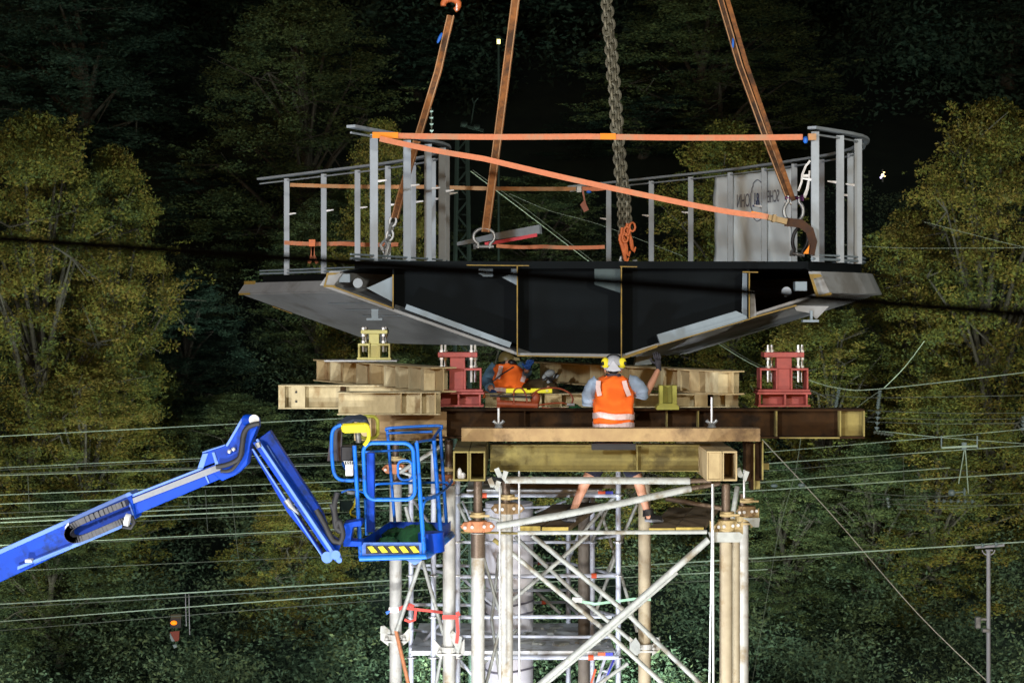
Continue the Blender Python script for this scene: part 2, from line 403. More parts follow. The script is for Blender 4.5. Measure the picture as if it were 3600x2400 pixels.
for pts, u, lo, hi, w, sg in posts:
    p = onrail(pts, u, lo, hi); POSTS.append((u, p))
    m = MB(); m.box((p.x, p.y, (Zd+Zr)/2-.02), (w, .03, Zr-Zd-.04)); m.box((p.x-w/2*sg, p.y+.04, (Zd+Zr)/2-.02), (.012, .08, Zr-Zd-.04))
    po = m.build('railing_post', M_rail, br)
    zz = H + 1.48
    m = MB(); m.tube([V((p.x+sg*w/2, p.y, zz)), V((p.x+sg*(w/2+.10), p.y-.01, zz+.012))], [.017,.008], 8); m.build('cable_peg', M_white, po, True)

# ================================================================== BANNER on the right railing
bn = thing('banner', 'white tarpaulin seen from behind with reversed blue lettering on the railing', 'banner', P(2620, 930, 26.2))
k0 = onrail(right_rail, 2770, 9, 24); k1 = onrail(right_rail, 2498, 9, 24)
ia = [p for p in right_rail if min(k0.y,k1.y) < p.y < max(k0.y,k1.y)]
line = [k0] + sorted(ia, key=lambda q: q.y) + [k1]
def bpt(t, z, off=.07):
    L = [0]; 
    for a, b in zip(line, line[1:]): L.append(L[-1] + (b-a).length)
    s = t*L[-1]
    for i in range(len(line)-1):
        if s <= L[i+1] + 1e-6:
            q = (s-L[i])/(L[i+1]-L[i]); p = line[i].lerp(line[i+1], q); break
    d = (line[-1]-line[0]).normalized(); n = V((-d.y, d.x, 0)) 
    if n.y < 0: n = -n
    return V((p.x, p.y, z)) + n*off, d, n
m = MB(); nx, nz = 24, 14; vs = []; fs = []
for i in range(nx+1):
    for j in range(nz+1):
        t = i/nx; z = Zd + .0 + (1.40)*j/nz
        if t < .12: pass
        w = .012*math.sin(t*17+j*.6) + .010*math.sin(t*31-j*1.3)
        p, d, n = bpt(min(1, max(0, t - (.05*(1-j/2) if (j < 2 and i == 0) else 0))), z); vs.append(p + n*w)
for i in range(nx):
    for j in range(nz):
        a = i*(nz+1)+j; fs.append((a, a+nz+1, a+nz+2, a+1))
m.add(vs, fs); sh = m.build('sheet', M_tarp, bn, True)
sh.modifiers.new('t', 'SOLIDIFY').thickness = .004
def btxt(s, uu, vv, size, mt, nm, sx):
    # find t on the sheet where it projects to uu
    best = min(((abs(bpt(t/100, H)[0].x/bpt(t/100, H)[0].y*F+1800-uu), t/100) for t in range(101)))
    p, d, n = bpt(best[1], H, .05); z = H - (vv-VH)/F*p.y
    ex = -d; ex = V((ex.x, ex.y, 0)).normalized(); ez = V((0,0,1)); ey = ez; en = ex.cross(ey)
    if en.y > 0: pass
    Mx = Matrix(((ex.x, ey.x, en.x, p.x), (ex.y, ey.y, en.y, p.y), (ex.z, ey.z, en.z, z), (0,0,0,1)))
    return text(s, size, mt, nm, bn, Mx, .001, True, sx)
btxt('OHN', 2617, 708, .27, M_print, 'lettering', .55)
btxt('&L', 2661, 705, .28, M_printb, 'lettering', .55)
btxt('SCHE', 2722, 692, .24, M_print, 'lettering', .5)
m = MB(); ring = []
for i in range(40):
    a = 2*math.pi*i/40; uu = 2668 + 24*math.cos(a); vv = 705 + 73*math.sin(a)
    best = min(((abs(bpt(t/60, H)[0].x/bpt(t/60, H)[0].y*F+1800-uu), t/60) for t in range(61)))
    p = bpt(best[1], H, .045)[0]; ring.append(V((p.x, p.y, H-(vv-VH)/F*p.y)))
m.tube(ring, .006, 5, True); m.build('printed_ellipse', M_print, bn)

# ================================================================== SLINGS, STRAPS, CHAIN
def sling(name, label, pts, w, mt, cat='sling', t=.03, n=7, group='lifting slings', ext=None):
    """pts [(u,v,Y)]"""
    q = [P(*a) for a in pts]; root = thing(name, label, cat, q[-1], group)
    out = []
    for a, b in zip(q, q[1:]):
        for i in range(n): out.append(a.lerp(b, i/n))
    out.append(q[-1])
    ws = [px(w, p.y) for p in out]
    m = MB(); m.ribbon(out, ws, t, V((1,0,0))); m.build('webbing', mt, root)
    m = MB(); m.ribbon([p + V((ws[0]*.36, -.018, 0)) for p in out], .012, .012, V((1,0,0))); m.ribbon([p + V((-ws[0]*.42, -.018, 0)) for p in out], .01, .012, V((1,0,0)))
    m.build('edge_fold', M_strap2, root)
    return root, out
s1, _ = sling('lifting_sling', 'orange sling on the left hanging from an orange hook behind the left railing', [(1585,55,21.5),(1540,250,21.6),(1470,480,21.9),(1408,690,22.4),(1388,765,22.6)], 27, M_sling)
m = MB(); m.ell(P(1546,134,21.4), (.02,.02,.07), Matrix.Rotation(R(25),3,'Y')); m.build('blue_tag', M_blue, s1, True)
s2, _ = sling('lifting_sling', 'orange sling second from the left ending in a bow shackle inside the railing', [(1820,-60,21.9),(1770,330,22.0),(1735,600,22.1),(1707,815,22.2)], 30, M_sling)
s3, _ = sling('lifting_sling', 'dark doubled sling slanting down to the right railing beside the tarpaulin', [(2515,-60,21.6),(2600,230,21.3),(2690,480,21.0),(2775,700,20.7)], 23, mat('dark_brown_sling', (.16,.07,.022), (.05,.025,.01), .9, 0, 14, .3, c=(.02,.012,.008), cs=2.2, camt=.7))
m = MB(); m.ell(P(2577,152,21.3), (.015,.02,.06)); m.build('blue_tag', M_blue, s3, True)
m = MB(); m.ribbon([P(2540,-60,21.5), P(2625,230,21.25), P(2712,480,20.95), P(2790,705,20.65)], .05, .02, V((1,0,0))); m.build('second_strand', M_sling, s3)

def shackle(label, u, v, Y, w, h, mt, ang=0, pin=None):
    c = P(u, v, Y); sh = thing('bow_shackle', label, 'shackle', c - V((0,0,h/2)), 'bow shackles on the slings')
    pts = []
    Rm = Matrix.Rotation(R(ang), 3, 'Y')
    for i in range(17):
        a = R(-55 + 290*i/16); pts.append(c + Rm @ V((w/2*math.cos(a), 0, h*.08 + h*.42*math.sin(a))))
    pts.insert(0, c + Rm @ V((w*.27, 0, -h*.5))); pts.append(c + Rm @ V((-w*.27, 0, -h*.5)))
    m = MB(); m.tube(pts, .021, 10); m.build('bow', mt, sh, True)
    m = MB(); m.tube([c + Rm @ V((-w*.45,0,-h*.42)), c + Rm @ V((w*.45,0,-h*.42))], .022, 10); m.tube([c + Rm @ V((-w*.5,0,-h*.42)), c + Rm @ V((-w*.38,0,-h*.42))], .038, 6)
    m.build('pin', pin or M_shack, sh, True); return sh
shackle('steel bow shackle under the second sling inside the railing', 1702, 838, 22.2, .26, .24, M_shack)
shackle('large bow shackle under the dark right sling by the tarpaulin', 2790, 735, 20.7, .22, .30, M_shack, 180, mat('violet_pin', (.09,.02,.09), None, .4, .5))
shackle('black bow shackle lowest at the right railing post', 2812, 850, 20.55, .17, .34, M_black, 10)
# top lifting hook pieces
def hook(label, u, v, Y, s):
    h = thing('lifting_hook', label, 'hook', P(u, v, Y), 'orange lifting hooks')
    pts = [P(u + s*32*math.cos(R(a)), v - s*26*math.sin(R(a)), Y) for a in range(-60, 215, 25)]
    m = MB(); m.tube(pts, [.03+.012*math.sin(i/len(pts)*3.1) for i in range(len(pts))], 10); m.build('hook_body', M_orh, h, True)
    m = MB(); m.bar(P(u+s*28, v-20, Y-.02), P(u+s*24, v+20, Y-.02), .025, .02); m.build('safety_latch', M_zinc, h)
    return h
hook('orange safety hook at the top of the left sling', 1585, 18, 21.45, .85)
hook('orange hook cut by the top edge above the chain', 2118, -12, 21.2, .8)
# chain
ch = thing('lifting_chain', 'long doubled steel chain hanging down the middle to orange shortening hooks', 'chain', P(2200, 820, 21.3))
def chain(m, a, b, L=.12, r=.017, w=.036, ph=0):
    d = (b-a); n = int(d.length/(L*.60)); s, u, dd = frame_from(d, V((0,1,0)))
    for i in range(n):
        c = a + d*((i+.5)/n); ax = s if (i+ph) % 2 == 0 else (u*.8+s*.35).normalized()
        pts = []
        for k in range(12):
            t = 2*math.pi*k/12; pts.append(c + dd*(math.sin(t)*L*.5*(1)) + ax*math.cos(t)*w)
        m.tube(pts, r, 5, True)
top = P(2122, -60, 21.0); m = MB()
path = [(2130,-40),(2143,120),(2158,300),(2170,460),(2185,640)]
for (u0,v0),(u1,v1) in zip(path, path[1:]):
    chain(m, P(u0-6,v0,21.1), P(u1-10,v1,21.1)); 
    if v0 > 100: chain(m, P(u0+9,v0,21.15), P(u1+10,v1,21.15), ph=1)
    else: chain(m, P(u0+5,v0,21.15), P(u1+9,v1,21.15), ph=1)
for u0,u1 in ((2176,2183),(2196,2196),(2205,2215)): chain(m, P(u0,640,21.12), P(u1,830,21.12), L=.09, r=.012, w=.026, ph=u0)
m.build('chain_links', M_chain, ch, True)
for u, v, a in ((2196,815,0),(2215,800,12),(2190,838,-14)):
    m = MB()
    pts = [P(u-8,v-15,21.05), P(u-9,v+5,21.05), P(u-3,v+25,21.05), P(u+4,v+48,21.05), P(u+8,v+75,21.05), P(u+14,v+85,21.05), P(u+20,v+68,21.05)]
    m.tube(pts, [.022,.026,.024,.026,.022,.018,.01], 8); m.tube([P(u+8+10*math.cos(t*.7), v-2+16*math.sin(t*.7), 21.0) for t in range(9)], .013, 7, True)
    m.build('shortening_hook', M_orh, ch, True)
m = MB(); m.tube([P(2185,902,21.1), P(2180,915,21.1), P(2190,925,21.1)], .02, 8); m.tube([P(2225,922,21.1), P(2240,920,21.1)], .03, 8); m.build('anchor_lug', M_shack, ch, True)

def strap(name, label, pts, w, mt, cat='strap', patches=(), group='orange lashing straps on the railings', side=V((0,0,1))):
    q = [P(*a) for a in pts]; root = thing(name, label, cat, q[0], group)
    out = []
    for a, b in zip(q, q[1:]):
        for i in range(8):
            p = a.lerp(b, i/8); out.append(p - V((0,0,.012*math.sin(math.pi*i/8))))
    out.append(q[-1]); m = MB(); m.ribbon(out, px(w, q[0].y), .006, side); m.build('webbing', mt, root)
    for (u0,v0,u1,v1,mm) in patches:
        Y = q[0].y - .012; m = MB(); m.ribbon([P(u0,v0,Y), P(u1,v1,Y)], px(w+1, Y), .006, side); m.build('sewn_patch', mm, root)
    return root
M_op = mat('bright_orange_patch', (.80,.25,.015), (.7,.2,.012), .8)
t1 = strap('ratchet_strap', 'long level orange strap joining the tops of both near railing posts', [(1309,476,20.15),(2060,480,20.15),(2822,482,20.15)], 20, M_strap, patches=((1309,475,1400,476,M_op),(2110,480,2165,480,M_op)))
m = MB(); m.ell(P(2832,492,20.1), (.028,.03,.04)); m.build('blue_knob', M_blue, t1, True)
m = MB(); m.fb(2842,2870,470,492,20.1,.06); m.build('corner_wrap', M_strap2, t1)
t2 = strap('ratchet_strap', 'long slanting orange strap falling from the left post top to the right shackle', [(1335,488,20.12),(1700,558,20.1),(2440,722,20.0),(2700,762,20.0)], 19, M_strap, patches=((2440,722,2505,733,M_sling),(2640,752,2700,763,M_op)))
m = MB(); m.bar(P(2700,764,19.98), P(2765,780,19.98), .10, .06); m.bar(P(2715,767,19.95), P(2725,769,19.95), .12, .08)
m.build('ratchet', mat('brass_ratchet', (.28,.2,.1), None, .5, .5, 20), t2)
m = MB(); m.ribbon([P(2760,780,20.0), P(2815,786,20.02), P(2846,810,20.03), P(2858,850,20.03), P(2848,895,20.03)], .095, .02, V((.6,0,.8))); m.build('loose_tail', mat('dark_worn_webbing', (.055,.022,.007), (.025,.01,.005), .9, 0, 12), t2)
m = MB(); m.uvpoly([(2846,860),(2843,866),(2824,892),(2842,892)], 19.98, .02); m.build('tail_end', M_op, t2)
strap('ratchet_strap', 'faded beige strap crossing the far railings below the handrail', [(1020,650,26.6),(1500,657,25.5),(2025,664,24.4)], 13, M_strap2, patches=())
t3 = strap('ratchet_strap', 'short orange strap with knotted tail hanging beside the chain', [(2045,662,24.2),(2130,661,24.2)], 14, M_strap)
m = MB(); m.ribbon([P(2048,668,24.2), P(2055,705,24.2), P(2050,718,24.2), P(2062,742,24.2)], [.025,.02,.08,.07], .03, V((1,0,0))); m.build('knotted_tail', mat('pink_brown_webbing', (.42,.17,.12), None, .9), t3)
m = MB(); m.fb(2028,2044,655,676,24.15,.06); m.build('buckle', M_shack, t3); m = MB(); m.ell(P(2070,675,24.15), (.035,.03,.022)); m.build('blue_knob', M_blue, t3, True)
t4 = strap('ratchet_strap', 'orange strap with a looped tail low behind the left railing', [(1000,853,26.9),(1200,856,26.4),(1400,859,25.8)], 14, M_strap, patches=())
m = MB(); m.ribbon([P(1100,865,26.5), P(1098,895,26.5), P(1087,925,26.5)], .045, .02, V((1,0,0))); m.ribbon([P(1100,865,26.5), P(1101,895,26.5), P(1115,925,26.5)], .045, .02, V((1,0,0)))
m.build('looped_tail', M_strap, t4); m = MB(); m.fb(1086,1108,842,866,26.4,.08); m.build('buckle', M_orh, t4)
strap('ratchet_strap', 'orange strap low in the middle ending at a thin pale post', [(1745,864,23.5),(1910,867,23.5),(2126,868,23.5)], 13, M_strap)
# grey fairing with pink strap
cb = thing('kerb_profile', 'grey angled profile with a bright pink strap lying on the bridge deck', 'profile', P(1760, 850, 25))
m = MB(); m.ribbon([P(1612,858,25.5), P(1740,832,25), P(1900,806,24.6)], [.05,.09,.12], .06, V((0,0,1))); m.build('grey_profile', M_rail, cb)
m = MB(); m.ribbon([P(1705,858,24.7), P(1780,846,24.6), P(1888,826,24.4)], .045, .01, V((0,0,1))); m.build('pink_strap', mat('pink_webbing', (.85,.10,.13), None, .8), cb)
# white looped cord by the right post
wc = tag(MB().tube([P(2848,565,20.8), P(2832,585,20.8), P(2820,615,20.8), P(2818,640,20.8), P(2806,672,20.8)], .014, 6)
         .tube([P(2846,600,20.8), P(2844,630,20.8), P(2838,665,20.8), P(2826,695,20.8)], [.012,.012,.02,.022], 6)
         .bar(P(2820,618,20.8), P(2845,618,20.8), .012, .03).build('looped_cord', M_white, None, True), 'bright white looped cord hanging left of the near right railing post', 'cord')
# grey shackles & chain gear at left sling foot
lg = thing('chain_shortener', 'pale worn chain and hooks hanging from the left sling behind posts', 'chain', P(1360,915,22.6))
m = MB(); chain(m, P(1384,765,22.6), P(1352,915,22.6), L=.13, r=.018, w=.04); m.build('chain_links', M_shack, lg, True)
m = MB(); m.tube([P(1345,880,22.5), P(1338,860,22.5), P(1352,845,22.5), P(1366,862,22.5), P(1355,900,22.5)], .022, 8); m.build('grab_hook', M_shack, lg, True)

# ================================================================== PLATFORM BEAMS
def hbeam(name, label, u0, u1, v0, v1, Y, d, mt, stiff=(), group=None, tf=5, ms=None, ends=True, cat='steel beam'):
    root = thing(name, label, cat, V(((X(u0,Y)+X(u1,Y))/2, Y+d/2, Z(v1,Y))), group)
    m = MB(); m.fb(u0, u1, v0, v0+tf, Y, d); m.fb(u0, u1, v1-tf, v1, Y, d); m.build('flange', mt, root, bevel=.003)
    m = MB(); x0, x1, z1, z0 = X(u0,Y), X(u1,Y), Z(v0+tf,Y), Z(v1-tf,Y)
    m.box(((x0+x1)/2, Y+d/2, (z0+z1)/2), (x1-x0-.006, .02, z1-z0)); m.build('web', mt, root)
    for s in stiff:
        u, w = s[0], s[1]; mm = s[2] if len(s) > 2 else (ms or mt)
        m = MB(); m.fb(u-w/2, u+w/2, v0+tf, v1-tf, Y+.008, d/2-.02); m.build('stiffener', mm, root)
    return root
G1 = 'steel beams of the temporary platform'
hbeam('steel_beam', 'long dark brown beam across the platform with an olive panel at its right end', 1530, 3040, 1437, 1541, 19.6, .30, M_brown, [(1845,4),(2345,5,M_olive),(2455,5,M_olive),(2730,6,M_olive),(2955,5,M_olive),(3038,5,M_olive)], G1, 7)
m = MB(); m.fb(2958, 3035, 1445, 1533, 19.72, .012); pan = m.build('end_panel', M_olive, [o for o in COL.objects if o.name == 'steel_beam'][0])
m = MB(); m.fb(2740, 2952, 1536, 1541, 19.585, .01); m.build('worn_lip', M_olive, [o for o in COL.objects if o.name == 'steel_beam'][0])
hbeam('steel_beam', 'short ochre beam behind the lift basket with a dark gap at its left', 1245, 1562, 1440, 1548, 19.62, .25, M_pink, [(1275,60,M_tan),(1470,200,M_pink)], G1, 6)
hbeam('steel_beam', 'pale tan beam on the left resting above the ochre beam', 1185, 1548, 1378, 1458, 19.2, .28, M_tan2, [(1410,4,M_tan),(1480,5,M_tan2),(1530,5,M_tan)], G1, 4)
hbeam('steel_beam', 'lowest left tan beam sticking out past the others with two bolt holes', 978, 1560, 1353, 1437, 20.8, .28, M_tan2, [(990,22,M_tan2),(1048,48,M_tan2),(1205,18,M_brown)], G1, 5)
LB = [o for o in COL.objects if o.name.startswith('steel_beam')][-1]
for v in (1378, 1411): m = MB(); m.tube([P(1041,v,20.79), P(1041,v,20.83)], px(4,20.8), 10); m.build('bolt_hole', M_black, LB)
hbeam('steel_beam', 'mottled pale beam behind the hand pump and the standing worker', 1705, 2600, 1383, 1432, 20.4, .28, M_tan2, [(1900,8,M_tan2),(1945,60,M_tan),(2470,55,M_tan),(2498,20,M_brown),(2565,30,M_tan2),(2588,16,M_tan2)], G1, 4)
def skewbeam(label, a, b, ztop, h, w, mt, sts):
    p0, p1 = V((a[0], a[1], H+ztop-h/2)), V((b[0], b[1], H+ztop-h/2))
    root = thing('steel_beam', label, 'steel beam', p0 - V((0,0,h/2)), G1)
    m = MB(); m.ibeam(p0, p1, h, w, .016, .012); m.build('rolled_section', mt, root, bevel=.003)
    s, u, d = frame_from(p1-p0); L = (p1-p0).length
    for t, mm, k in sts:
        c = p0 + d*(t*L); m = MB(); Mx = Matrix((s, d, u)).transposed()
        for sg in (-1, 1): m.box(c + s*sg*(w/4), (w/2-.02, .03*k, h-.034), Mx)
        m.build('stiffener', mm, root)
    return root
skewbeam('skewed tan beam under the yellow jack with many upright stiffeners', (-2.36,22.9), (-.73,19.5), -.58, .27, .30, M_tan, [(.03,M_tan,1),(.16,M_tan2,1),(.28,M_tan,1),(.4,M_tan2,1),(.52,M_tan,2),(.64,M_tan2,2),(.74,M_tan2,4),(.84,M_tan2,4),(.93,M_tan2,3)])
skewbeam('skewed tan beam on the right behind the standing worker with open stiffener bays', (.35,22.6), (2.30,18.9), -.60, .25, .28, M_tan, [(.35,M_tan2,1),(.5,M_tan,1),(.72,M_tan2,2),(.8,M_tan2,2),(.87,M_tan,6),(.95,M_tan2,8)])
# front flat channel
fc = thing('steel_channel', 'long flat ochre channel in front below the brown beam', 'steel channel', P(2147,1552,18.55), G1)
m = MB(); m.fb(1622, 2673, 1505, 1551, 18.55, .012); m.fb(1622, 2673, 1505, 1509, 18.562, .2); m.fb(1622, 2673, 1547, 1551, 18.562, .2); m.build('channel_section', M_pink, fc, bevel=.003)
# olive girder behind the channel
hbeam('steel_beam', 'olive green girder low behind the channel lit along its lower half', 1722, 2500, 1562, 1657, 18.95, .20, M_olive, [(2240,5,M_olive)], G1, 5)
m = MB(); m.fb(2080,2235,1559,1581,18.7,.05); tag(m.build('waistband_strip', M_black), 'black waistband strip of the standing worker under the channel in front of the olive girder', 'waistband')  # dark strip for the worker's waistband, set in front of the girder
def pair(label, u0, um, u1, Y, Yb, solid):
    root = thing('steel_beam', label, 'steel beam', P((u0+u1)/2, 1690, Y), G1)
    z1, z0 = Z(1585,Y), Z(1690,Y); h = z1-z0
    for k, (a, b) in enumerate(((u0, um), (um+2, u1))):
        x0, x1 = X(a,Y), X(b,Y); w = x1-x0; c = (x0+x1)/2; m = MB()
        m.box((c, (Y+Yb)/2, z1-.009), (w, Yb-Y, .018)); m.box((c, (Y+Yb)/2, z0+.009), (w, Yb-Y, .018))
        m.box((x0+.008, (Y+Yb)/2, (z0+z1)/2), (.016, Yb-Y, h-.036)); m.box((x1-.008, (Y+Yb)/2, (z0+z1)/2), (.016, Yb-Y, h-.036))
        m.box((c, Y+.5, (z0+z1)/2), (w-.034, .012, h-.038))
        if solid and k == 0: m.box((c, Y+.014, (z0+z1)/2), (w-.034, .012, h-.038))
        m.build('hollow_section', M_tan if solid else M_olive, root, bevel=.003)
    return root
bl = pair('left beam end showing two open rectangular hollows under the channel', 1593, 1648, 1706, 18.2, 21.6, False)
pair('right beam end with one closed and one open hollow under the channel', 2485, 2538, 2592, 18.2, 21.6, True)
m = MB(); m.ell(P(1615,1665,18.3), (.03,.03,.06)); m.ell(P(1628,1672,18.3), (.03,.03,.035)); tag(m.build('plastic_bag', M_white, None, True), 'crumpled white plastic stuffed in the left open beam end', 'plastic bag')
ec = thing('steel_column', 'upright dark brown beam section at the right end of the platform', 'steel column', P(2660,1720,18.95), G1)
m = MB(); m.fb(2622,2640,1553,1690,18.75,.25); m.fb(2640,2652,1556,1722,18.82,.2); m.fb(2676,2683,1556,1685,18.7,.25); m.fb(2652,2676,1556,1690,18.85,.02)
m.build('column_section', M_brown, ec, bevel=.003)
m = MB(); m.fb(2679,2684,1548,1686,18.66,.03); m.fb(2650,2654,1560,1720,18.66,.03); m.fb(2684,2704,1628,1650,18.8,.05); m.fb(2656,2672,1690,1718,18.7,.05); m.build('edge_bracket', M_olive, ec)

# threaded rods with wing nuts
def rod(label, u, v0, v1, v2, Y):
    r = thing('threaded_rod', label, 'threaded rod', P(u, v2, Y), 'tie rods through the channel')
    m = MB(); m.tube([P(u,v0,Y), P(u,v2,Y)], .012, 8); m.build('rod', M_zinc, r, True)
    m = MB()
    for s in (-1,1): m.tube([P(u,v1+8,Y), P(u+s*14,v1-2,Y), P(u+s*18,v1-8,Y)], [.022,.016,.02], 8)
    m.tube([P(u,v1+4,Y), P(u,v1+18,Y)], [.026,.05], 12); m.build('wing_nut', M_shack, r, True)
    return r
rod('threaded rod with wing nut standing below the hand pump', 1753, 1434, 1486, 1506, 18.66)
rod('threaded rod with wing nut right of the standing worker and olive bracket', 2502, 1396, 1484, 1506, 18.66)

# ================================================================== JACKS
def jack(label, u0, u1, v0, v1, Y, mt, base, group='bolted bearing jacks'):
    """three-tier bearing jack: T-shaped head with bolts, twin-window middle, plinth"""
    j = thing('bearing_jack', label, 'jack', P((u0+u1)/2, v1, Y), group)
    W = u1-u0; Hh = v1-v0
    def U(a): return u0 + a*W
    def VV(a): return v0 + a*Hh
    T = (.10,.24,.46,.84,1.0) if not base else (.12,.18,.40,.72,1.0)
    m = MB()
    hv0, hv1 = VV(T[0]), VV(T[0]+ (.08 if base else .11))
    m.fb(U(.13), U(.87), hv0, hv1, Y, .26)
    mv0 = VV(.375 if base else .5); mb0 = VV(.72 if base else .92)
    m.fb(U(.36), U(.64), hv1, mv0+2, Y+.04, .12)
    m.fb(U(.36), U(.64), mv0+2, mb0, Y+.03, .12) 
    m.build('head', mt, j, bevel=.004)
    m = MB()
    for a, b in ((.05,.38),(.62,.95)):
        t = 8
        m.fb(U(a), U(b), mv0, mv0+t, Y, .26); m.fb(U(a), U(a)+t*.8, mv0+t, mb0, Y, .26); m.fb(U(b)-t*.8, U(b), mv0+t, mb0, Y, .26)
    m.fb(U(.02), U(.98), mb0, mb0+ (8 if base else Hh*.08), Y-.02, .30)
    m.build('window_frame', mt, j, bevel=.003)
    if base:
        m = MB(); b0 = mb0+9
        m.fb(U(0), U(1), b0, b0+8, Y-.04, .34); m.fb(U(.0)+3, U(1)-2, VV(1)-7, VV(1), Y-.04, .34)
        for a in (.03,.5,.9): m.fb(U(a), U(a)+7, b0+8, VV(1)-7, Y-.03, .30)
        m.fb(U(.10), U(.9), b0+8, VV(1)-7, Y+.14, .02)
        m.build('plinth', mt, j, bevel=.003)
    for a, dy in ((.2,.05),(.27,.2),(.76,.05),(.83,.2)):
        m = MB(); r = .014
        m.tube([P(U(a), v0, Y+dy), P(U(a), VV(.6 if base else .75), Y+dy)], r, 8)
        for q in (hv0-4, hv1+5, mv0-5): m.tube([P(U(a), q-4, Y+dy), P(U(a), q+4, Y+dy)], .026, 6)
        m.build('bolt', M_zinc, j)
    return j
jack('red jack on the left, just right of the skewed tan beam', 1515, 1702, 1212, 1430, 19.75, M_red, True)
jack('red jack standing alone on the right end of the brown beam', 2662, 2852, 1212, 1430, 19.75, M_red, True)
jack('small yellow jack without a plinth on the skewed tan beam', 1252, 1378, 1148, 1266, 21.6, M_yjack, False)
m = MB(); m.fb(1140,1395,1266,1271,21.3,.5); tag(m.build('shim_plate', M_shack), 'thin grey shim plate under the small yellow jack', 'shim plate')
# olive channel stub
os_ = thing('steel_stub', 'olive green channel stub with a wide foot right of the standing worker', 'bracket', P(2348,1440,19.4))
m = MB(); m.fb(2318,2332,1354,1425,19.3,.14); m.fb(2364,2380,1354,1425,19.3,.14); m.fb(2332,2364,1354,1425,19.42,.02); m.build('channel', M_stub, os_, bevel=.004)
m = MB(); m.uvpoly([(2308,1440),(2308,1430),(2320,1418),(2376,1418),(2388,1430),(2388,1440)], 19.26, .22); m.build('foot', M_stub, os_, bevel=.004)
# spirit level
lv = thing('spirit_level', 'bright yellow spirit level lying on the mottled beam', 'spirit level', P(1860,1380,20.2))
m = MB(); m.fb(1779,1852,1365,1381,20.2,.04); m.fb(1852,1866,1370,1381,20.2,.04); m.fb(1866,1941,1365,1381,20.2,.04); m.build('level_body', M_level, lv, bevel=.003)
m = MB(); m.tube([P(1923,1373,20.19), P(1923,1373,20.25)], px(4.5,20.2), 12); m.build('end_vial', M_yjack, lv, True)
# hydraulic hand pump
hp = thing('hand_pump', 'rusty orange hydraulic hand pump with hoses on the mottled beam', 'hand pump', P(1830,1438,19.9))
m = MB(); m.tube([P(1748,1418,19.85), P(1790,1420,19.85), P(1890,1424,19.85)], [.045,.042,.04], 12); m.fb(1746,1758,1388,1438,19.82,.12); m.build('reservoir', M_pump, hp, True)
m = MB(); m.ell(P(1882,1400,19.85), (.055,.05,.075)); m.tube([P(1880,1405,19.85), P(1885,1432,19.85)], .035, 10); m.build('pump_head', M_pump, hp, True)
m = MB(); m.tube([P(1722,1390,19.8), P(1870,1396,19.8)], .012, 8); m.build('lever', M_rubber, hp, True)
for pts in ([(1807,1420),(1806,1380),(1815,1366),(1835,1366),(1848,1385),(1853,1415)], [(1872,1392),(1885,1375),(1910,1366),(1960,1364),(2000,1380),(2014,1400),(2010,1420)], [(1895,1424),(1930,1418),(1980,1416),(2000,1424)], [(1905,1432),(1950,1436),(1990,1435)]):
    q = cr([tuple(P(u,v,19.8)) for u, v in pts], 4); m = MB(); m.tube(q, .009, 7); m.build('hose', M_pump, hp, True)
m = MB(); m.tube([P(1993,1422,19.8), P(2020,1422,19.8)], .016, 8); m.build('hose_coupling', M_zinc, hp, True)
m = MB(); m.ell(P(2018,1432,19.85), (.06,.05,.045)); m.ell(P(2035,1438,19.85), (.04,.05,.035)); tag(m.build('work_glove', M_net, None, True), 'dark crumpled glove lying at the end of the pump hose', 'glove')
#@@PART2@@
# ================================================================== SHORING TOWER (heavy tubes)
tw = thing('shoring_tower', 'heavy tube shoring tower with diagonal braces carrying the beams', 'shoring tower', V((1.0, 19.8, 0)))
ZB = .05
def leg(u, Y, vtop, r, mt, v_sh=None, sh_r=.045, band=None, name='leg'):
    m = MB(); x = X(u, Y); m.tube([V((x, Y, Z(vtop, Y))), V((x, Y, ZB))], r, 20); o = m.build(name, mt, tw, True)
    if v_sh:
        m = MB(); m.tube([V((x, Y, Z(v_sh, Y))), V((x, Y, Z(vtop, Y)-.02))], sh_r, 16); m.build('screw_shaft', M_shaft, o, True)
    if band:
        m = MB(); m.tube([V((x, Y, Z(band[0], Y))), V((x, Y, Z(band[1], Y)))], r+.004, 20); m.build('dark_sleeve', M_shaft, o, True)
    return o
LEGS = {}
LEGS['a'] = leg(1680, 18.7, 1872, .069, M_leg, 1690, .046, (1875,1958))
LEGS['b'] = leg(1779, 18.9, 1800, .072, M_legd if False else M_leg, 1690, .045)
LEGS['c'] = leg(1579, 20.0, 1706, .070, M_leg, 1545, .045)
LEGS['d'] = leg(1391, 20.8, 1690, .070, M_leg, 1545, .038)
LEGS['e'] = leg(2053, 21.6, 1700, .070, M_legd)
LEGS['f'] = leg(2266, 20.4, 1700, .070, M_legt)
LEGS['g'] = leg(2552, 18.7, 1872, .066, M_legt, 1700, .045)
LEGS['h'] = leg(2611, 19.6, 1825, .062, M_leg, 1735, .034)
m = MB(); x = X(2588, 19.2); m.tube([V((x,19.2,Z(1880,19.2))), V((x,19.2,ZB))], .04, 12); m.build('leg', M_legt, tw, True)
